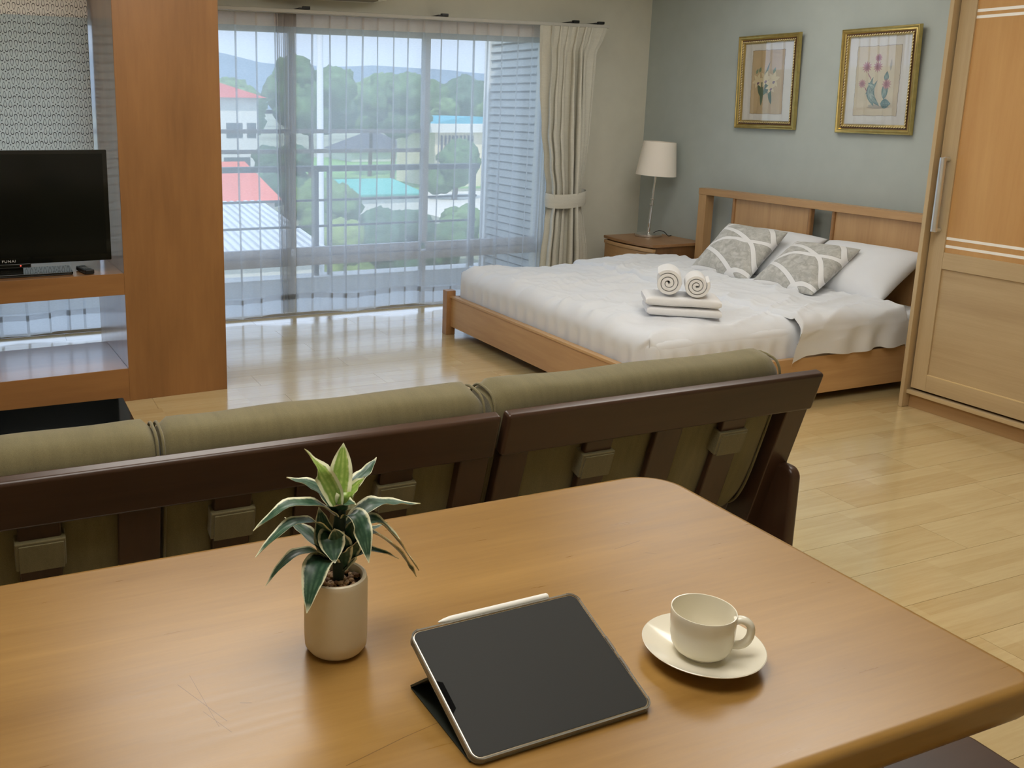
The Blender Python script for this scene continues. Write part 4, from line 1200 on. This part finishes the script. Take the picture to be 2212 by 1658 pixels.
def deckle(x0, y0, x1, y1, d, seed):
    r = random.Random(seed); P_ = []
    def run(a, b, n):
        for i in range(n):
            t = i / n; j = r.uniform(-.0018, .0018); vx, vy = b[0] - a[0], b[1] - a[1]; L = hypot(vx, vy)
            P_.append((a[0] + vx * t - vy / L * j, a[1] + vy * t + vx / L * j, d))
    run((x0, y0), (x1, y0), 26); run((x1, y0), (x1, y1), 40); run((x1, y1), (x0, y1), 26); run((x0, y1), (x0, y0), 40)
    return P_, [tuple(range(len(P_)))]
INK = {c: flat('print_' + c, v, .9) for c, v in dict(green=srgb(70, 96, 66), sage=srgb(112, 134, 100), cream=srgb(222, 204, 160), purple=srgb(120, 84, 104), pink=srgb(190, 124, 122),
                                                      rose=srgb(160, 88, 96), teal=srgb(80, 112, 104), pale=srgb(172, 186, 170), shade=srgb(176, 164, 140)).items()}
def orchid(part, w_, h_):
    part('paper_edge', deckle(-.142, .098, .142, h_ - .098, .0066, 2), ink_line, smooth=False)
    pp = part('paper', deckle(-.140, .100, .140, h_ - .100, .0070, 2), paper, smooth=False)
    def ink(c, *gs, nm='print_leaf', d=0): part(nm, cat(*gs), INK[c], pp, smooth=False)
    ink('green', blade(-.045, .15, -.04, .33, .028, .0074), blade(-.04, .20, -.075, .33, .030, .0074, .01), blade(-.03, .22, .015, .34, .040, .0074, -.01), blade(.01, .22, .02, .44, .026, .0074, .03),
        blade(.045, .16, .03, .30, .030, .0074, .01), blade(-.04, .18, -.045, .34, .02, .0075))
    ink('sage', blade(-.10, .36, -.085, .395, .020, .0076), blade(-.072, .37, -.06, .405, .022, .0076), blade(.05, .36, .07, .40, .022, .0076))
    for cx, cy, s in ((-.082, .315, 1.0), (-.015, .325, 1.1), (.055, .32, 1.1), (.035, .275, .9)):
        ink('cream', *[blade(cx, cy, cx + .052 * s * cos(a), cy + .052 * s * sin(a), .024 * s, .0079 + i * .00005) for i, a in enumerate((.3, 1.3, 2.3, 3.4, 4.3, 5.4))], nm='print_flower')
        ink('purple', blade(cx - .008, cy - .022, cx + .016, cy - .010, .016 * s, .0084), nm='print_flower_centre')
def cactus(part, w_, h_):
    part('paper_edge', deckle(-.150, .105, .150, h_ - .105, .0066, 4), ink_line, smooth=False)
    pp = part('paper', deckle(-.148, .107, .148, h_ - .107, .0070, 4), paper2, smooth=False)
    def ink(c, *gs, nm='print_stem'): part(nm, cat(*gs), INK[c], pp, smooth=False)
    ink('shade', blade(-.06, .155, .105, .155, .02, .0072), blade(-.05, .165, .02, .165, .012, .0073))
    stems = [(-.01, .16, -.025, .33, .040, .03), (.03, .16, .005, .31, .044, .05), (-.01, .19, -.075, .235, .032, -.02), (-.02, .25, -.06, .295, .030, -.01), (.055, .20, .062, .31, .042, .0), (.06, .30, .065, .36, .032, 0)]
    for x0, y0, x1, y1, ww, bd in stems:
        ink('teal', blade(x0, y0, x1, y1, ww, .0075, bd))
        ink('pale', *[blade(x0 + k, y0 + .008, x1 + k, y1 - .010, .004, .0077, bd) for k in (-.008, 0, .008)])
    ink('teal', blade(.035, .175, .105, .175, .055, .0076))
    ink('pale', *[blade(.055 + i * .012, .165 + j * .010, .061 + i * .012, .165 + j * .010, .004, .0079) for i in range(4) for j in range(3)])
    ink('shade', blade(.085, .36, .088, .43, .014, .0075))
    for cx, cy, s in ((-.075, .385, .036), (.0, .385, .034), (.0, .435, .026), (-.10, .29, .028), (.068, .285, .034)):
        ink('pink', *[blade(cx, cy, cx + s * cos(i * .52), cy + s * sin(i * .52), .010, .0080) for i in range(12)], nm='print_flower')
        ink('rose', *[blade(cx, cy, cx + s * .6 * cos(i * .7 + .2), cy + s * .6 * sin(i * .7 + .2), .006, .0083) for i in range(9)], nm='print_flower_centre')
    ink('rose', blade(-.07, .355, -.03, .30, .006, .0074), blade(-.085, .275, -.06, .24, .006, .0074))
picture('gold framed orchid print on the grey wall, nearer the corner by the lamp', 4.972, 1.333, .531, .611, orchid)
picture('gold framed cactus print with pink flowers on the grey wall beside the wardrobe', 4.119, 1.327, .525, .609, cactus)

# ------------------------------------------------------------------ wardrobe
wd = thing('wardrobe', 'pale oak sliding door wardrobe with orange maple panels', 'wardrobe', (4.56, 2.4, 0))
WY1, WYE = 3.212, 1.45
obj('side_panel', box((4.215, WY1 - .022, 0), (4.89, WY1, 2.25), .003), M['ward_v'], wd)
obj('side_panel', box((4.215, WYE, 0), (4.89, WYE + .022, 2.25), .003), M['ward_v'], wd)
obj('top_board', box((4.215, WYE + .022, 2.20), (4.89, WY1 - .022, 2.25), .003), M['ward_h'], wd)
obj('plinth', box((4.262, WYE + .022, .0), (4.285, WY1 - .022, .072), .001), wood('wardrobe_plinth', srgb(150, 116, 78), srgb(176, 142, 100), 'y', .45, streak=30), wd)
obj('base_board', box((4.235, WYE + .022, .072), (4.88, WY1 - .022, .092), .002), M['ward_h'], wd)
obj('back_board', box((4.875, WYE + .022, .09), (4.888, WY1 - .022, 2.20)), M['ward_h'], wd)
dark = flat('wardrobe_gap_shade', srgb(20, 16, 12), .8)
obj('door_gap_dark', box((4.31, WYE + .03, .092), (4.32, WY1 - .03, 2.2)), dark, wd)  # near-black sheet stands in for the shade in the door gaps
def door(y1, y0, x, handle_far):
    """sliding door: stiles and rails with recessed panels; y1 = far edge"""
    x2 = x + .022; sw = .080
    d = obj('door', box((x, y1 - sw, .104), (x2, y1, 2.19), .002), M['ward_v'], wd)     # far stile carries the door
    obj('stile', box((x, y0, .104), (x2, y0 + sw, 2.19), .002), M['ward_v'], d)
    for za, zb in ((.104, .185), (.720, .800), (2.06, 2.19)):
        obj('rail', box((x + .0005, y0 + sw, za), (x2, y1 - sw, zb), .0015), M['ward_h'], d)
    obj('lower_panel', box((x + .009, y0 + sw, .184), (x + .016, y1 - sw, .722)), M['ward_h'], d)
    obj('panel_bead', box((x + .001, y0 + sw, .1845), (x + .009, y1 - sw, .1885)), flat('bead_light', srgb(214, 190, 142), .5), d)
    obj('maple_panel', box((x + .008, y0 + sw, .798), (x + .016, y1 - sw, 2.062)), M['ward_panel'], d)
    for za, zb in ((.862, .875), (.824, .837), (1.880, 1.893), (1.908, 1.921)):
        obj('white_inlay', box((x + .0068, y0 + sw, za), (x + .0085, y1 - sw, zb)), M['white_strip'], d)
    hy = y1 - .042 if handle_far else y0 + .042
    h = obj('handle', tube([(x - .038, hy, .898), (x - .038, hy, 1.25)], .0150, 18), M['steel'], d)
    for hz in (.905, 1.242): obj('handle_post', tube([(x - .030, hy, hz), (x + .001, hy, hz)], .011, 12), M['steel'], h)
door(WY1 - .030, 2.30, 4.250, True)
door(2.36, WYE + .03, 4.282, False)

# ------------------------------------------------------------------ balcony
bal = obj('balcony_floor', box((-2.2, 6.42, -.16), (4.15, 7.42, -.045)), flat('balcony_tile', srgb(196, 198, 198), .6), smooth=False)
tag(bal, 'pale balcony floor outside the window', kind='structure')
kb = obj('balcony_kerb', box((-2.2, 7.22, -.045), (4.1, 7.42, .085), .004), M['white_paint'])
tag(kb, 'white kerb under the balcony railing', kind='structure')
rl = thing('balcony_railing', 'dark grey metal balcony railing outside the sheer curtains', 'railing', (1.0, 7.3, .085))
rg = flat('railing_grey', srgb(108, 114, 118), .45)
obj('handrail', box((-2.2, 7.275, .930), (4.0, 7.325, .978), .012, 3), rg, rl)
for z in (.70, .49): obj('bar', tube([(-2.2, 7.3, z), (3.98, 7.3, z)], .010, 10), rg, rl)
for x in (-1.9, -.4, 1.12, 2.51, 2.625, 3.945): obj('post', box((x - .018, 7.28, .085), (x + .018, 7.32, .932), .003), rg, rl)
sw_ = thing('side_screen', 'grey weatherboard screen wall at the end of the balcony', 'wall', (4.0, 6.8, 0))
sg = flat('weatherboard_grey', srgb(176, 180, 178), .6)
obj('backing', box((4.02, 6.42, -.05), (4.07, 7.14, 2.4)), flat('lap_shadow_dark', srgb(44, 48, 52), .8), sw_)  # dark sheet seen through the gaps, painted shadow line under each board
bd0 = None; z = .02; k = 0
while z < 2.35:
    if bd0 is None:
        bd0 = obj('board', prism([(3.985, 0), (4.02, 0), (4.02, .048), (4.002, .048)], 6.42, 7.13, 'y'), sg, sw_, smooth=False); zc = bd0.location.z
        bd0.location.z += z; WM[bd0.name] = WM[bd0.name] @ Matrix.Translation((0, 0, z)); base_m = WM[bd0.name].copy(); z_first = z
    else: dup(bd0, sw_, Matrix.Translation((0, 0, z - z_first)) @ base_m)
    z += .0625
obj('corner_post', box((3.975, 7.13, -.05), (4.12, 7.22, 2.4), .004), M['white_paint'], sw_)

# ------------------------------------------------------------------ the town beyond
GZ = -9.0
gr = obj('ground', box((-400, 20, GZ - 1), (1600, 1500, GZ)), flat('town_ground', srgb(150, 156, 136), .95, var=.25, vscale=.03), smooth=False); tag(gr, 'hazy town ground below the balcony', kind='structure')
lw = obj('lawn', box((36, 108, GZ), (100, 178, GZ + .06)), flat('lawn_green', srgb(128, 172, 104), .95, var=.12, vscale=.1), smooth=False); tag(lw, 'bright green lawn beyond the houses', kind='structure')
yd = obj('yard', box((40, 78, GZ), (66, 104, GZ + .05)), flat('pale_yard', srgb(226, 222, 214), .9), smooth=False); tag(yd, 'pale concrete yard in front of the lawn', kind='structure')
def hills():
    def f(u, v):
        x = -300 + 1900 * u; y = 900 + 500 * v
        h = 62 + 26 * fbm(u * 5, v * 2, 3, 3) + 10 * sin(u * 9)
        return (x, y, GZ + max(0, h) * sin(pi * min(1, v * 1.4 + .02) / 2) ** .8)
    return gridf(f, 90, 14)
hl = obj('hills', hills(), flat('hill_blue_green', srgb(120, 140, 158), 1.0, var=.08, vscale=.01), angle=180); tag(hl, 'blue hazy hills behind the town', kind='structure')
def hip_house(label, x0, x1, y0, y1, z_e, z_r, wallc, roofc, over=.6, wins=()):
    r = thing('house', label, 'house', ((x0 + x1) / 2, (y0 + y1) / 2, GZ))
    obj('walls', box((x0, y0, GZ), (x1, y1, z_e)), wallc, r, smooth=False)
    a, b, c, d = x0 - over, x1 + over, y0 - over, y1 + over; dx = (d - c) / 2; my = (c + d) / 2
    V = [(a, c, z_e), (b, c, z_e), (b, d, z_e), (a, d, z_e), (min(a + dx, (a + b) / 2), my, z_r), (max(b - dx, (a + b) / 2), my, z_r)]
    obj('roof', (V, [(0, 1, 5, 4), (1, 2, 5), (2, 3, 4, 5), (3, 0, 4), (0, 3, 2, 1)]), roofc, r, smooth=False)
    for wx, wz, ww, wh in wins:
        obj('window_opening', box((wx - ww / 2, y0 - .06, wz - wh / 2), (wx + ww / 2, y0 + .05, wz + wh / 2)), flat('far_window', srgb(86, 96, 98), .5), r, smooth=False)
    return r
whitew = flat('render_white', srgb(226, 226, 220), .8, var=.04); red_r = flat('roof_red', srgb(196, 84, 72), .85, var=.1, vscale=.6); salmon = flat('roof_salmon', srgb(222, 112, 92), .85, var=.08, vscale=.4)
teal = flat('roof_teal', srgb(84, 178, 166), .7, var=.06, vscale=.5); darkr = flat('roof_slate', srgb(84, 88, 96), .85, var=.1, vscale=.3); turq = flat('roof_turquoise', srgb(72, 168, 190), .7)
hip_house('white two storey house with a red hipped roof among trees', 15, 25.6, 92, 104, 1.9, 4.3, whitew, red_r, .8, ((23.3, -1.2, 1.6, 1.4), (25.0, -1.2, .9, 1.4), (23.5, -4.8, 2.6, 2.0), (20, -1.2, 1.6, 1.4)))
def shed(label, x0, x1, y0, y1, z0, z1, wallc, roofc, ribs=0):
    r = thing('shed', label, 'building', ((x0 + x1) / 2, (y0 + y1) / 2, GZ))
    obj('walls', prism([(y0 + .4, GZ), (y1 - .4, GZ), (y1 - .4, z1 - .1), (y0 + .4, z0 - .05)], x0 + .4, x1 - .4, 'x'), wallc, r, smooth=False)
    obj('roof', prism([(y0, z0), (y1, z1), (y1, z1 + .15), (y0, z0 + .15)], x0, x1, 'x'), roofc, r, smooth=False)
    for i in range(ribs):
        x = x0 + (x1 - x0) * (i + .5) / ribs
        obj('roof_rib', prism([(y0, z0 + .15), (y1, z1 + .15), (y1, z1 + .27), (y0, z0 + .27)], x - .09, x + .09, 'x'), roofc, r, smooth=False)
    return r
shed('low building with a salmon orange sloping roof beside the trees', 8, 17.4, 57, 66, -4.6, -2.75, whitew, salmon, 0)
shed('long shed with a ribbed pale metal roof below the balcony', 5.5, 13.4, 37, 47.5, -4.75, -3.7, whitew, flat('roof_metal', srgb(206, 212, 218), .5, var=.1, vscale=.5), 22)
shed('small building with a teal sloping roof in front of the lawn', 26.0, 33.5, 70, 77, -5.75, -5.05, whitew, teal, 0)
hip_house('dark roofed house standing between tall trees', 63, 75.5, 163, 175, -7.0, -3.4, whitew, darkr, 1.0)
wb = thing('pavilion', 'white building with a curved turquoise roof by the lawn', 'building', (59, 116, GZ))
obj('walls', box((53.8, 110, GZ), (66, 122, -1.9)), flat('pavilion_wall', srgb(236, 224, 196), .8), wb, smooth=False)
obj('fascia', box((52.6, 109, -2.0), (66.5, 122.5, -.9)), whitew, wb, smooth=False)
obj('roof', prism([(53.5 + 12 * t, -.9 + .9 * sin(pi * t)) for t in [i / 14 for i in range(15)]], 109.5, 121, 'y'), turq, wb)
for i in range(9): obj('louvre_fin', box((54.6 + i * .55, 109.7, -6.2), (54.75 + i * .55, 110.0, -2.4)), darkr, wb, smooth=False)
pole = obj('utility_pole', lathe([(0, 0), (.17, 0), (.12, 19), (0, 19)], 16, (13.75, 39.4, GZ)), flat('pole_concrete', srgb(228, 230, 236), .8), base=True); tag(pole, 'pale concrete utility pole behind the balcony railing', 'pole')

fol = [flat('foliage_%d' % i, c, .95, var=.35, vscale=1.2) for i, c in enumerate((srgb(86, 116, 74), srgb(104, 132, 84), srgb(76, 104, 80), srgb(128, 148, 84)))]
bark = flat('bark', srgb(96, 84, 70), .9)
def crown(cx, cy, cz, R, H, seed):
    r = random.Random(seed); gs = []
    for i in range(9):
        a = r.random() * 6.28; q = r.uniform(0, .62)
        bx, by, bz = cx + R * q * cos(a), cy + R * q * sin(a), cz + H * r.uniform(-.45, .5); rr2 = R * r.uniform(.38, .6)
        def f(u, v, bx=bx, by=by, bz=bz, rr2=rr2, i=i):
            t, p = u * 2 * pi, (v - .5) * pi
            d = Vector((cos(p) * cos(t), cos(p) * sin(t), sin(p)))
            k = rr2 * (1 + .30 * fbm(d.x * 2.2 + i, d.y * 2.2 + seed, d.z * 2.2, 4))
            return (bx + d.x * k, by + d.y * k, bz + d.z * k * .85)
        gs.append(gridf(f, 26, 16, True))
    return cat(*gs)
TREES = [(33, 98, 4.6, 6.0, 0, 'broad tree beside the house with the red roof'), (41, 118, 5.0, 5.5, 2, 'broad dark tree between the red roof and the utility pole'),
         (47, 108, 4.6, 5.0, 0, 'tall rounded tree behind the teal roof'), (53, 130, 4.8, 5.0, 1, 'tall tree at the edge of the lawn'), (64, 140, 5.6, 5.5, 0, 'wide tree above the dark roofed house'),
         (79, 150, 6.5, 4.5, 2, 'dark tree beside the dark roofed house'), (78, 132, 5.0, 5.5, 1, 'light green tree behind the white pavilion'), (64, 127, 3.0, 2.0, 1, 'tree behind the turquoise roof'),
         (93, 160, 7.0, 5.0, 0, 'tall tree far behind the pavilion'), (21.5, 61, 2.6, -3.9, 1, 'bushy tree beside the salmon roof'), (17.6, 47, 2.2, -4.9, 3, 'yellow green tree below the teal roof'),
         (22.8, 52, 2.5, -5.0, 2, 'dark green tree below the teal roof'), (28.2, 56, 2.3, -5.8, 0, 'round tree in front of the pale yard'), (33.5, 62, 2.4, -6.0, 1, 'small tree next to the pale yard'),
         (26.0, 84, 3.2, -2.2, 2, 'tree behind the salmon roof'), (49, 95, 3.2, -2.6, 0, 'small tree at the near side of the pavilion'), (33, 132, 5.6, 3.5, 1, 'tall tree behind the utility pole')]
for i, (x, y, R, zt_, fi, lb) in enumerate(TREES):
    H = min(R * 1.1, 5)
    cz = zt_ - H * .75
    r = thing('tree', lb, 'tree', (x, y, GZ), 0, 'trees of the town outside')
    obj('crown', crown(x, y, cz, R, H, i + 11), fol[fi], r, angle=180)
    obj('trunk', tube([(x, y, GZ), (x + .2, y, (GZ + cz) / 2), (x, y, cz)], lambda t: .35 - .15 * t, 8), bark, r)
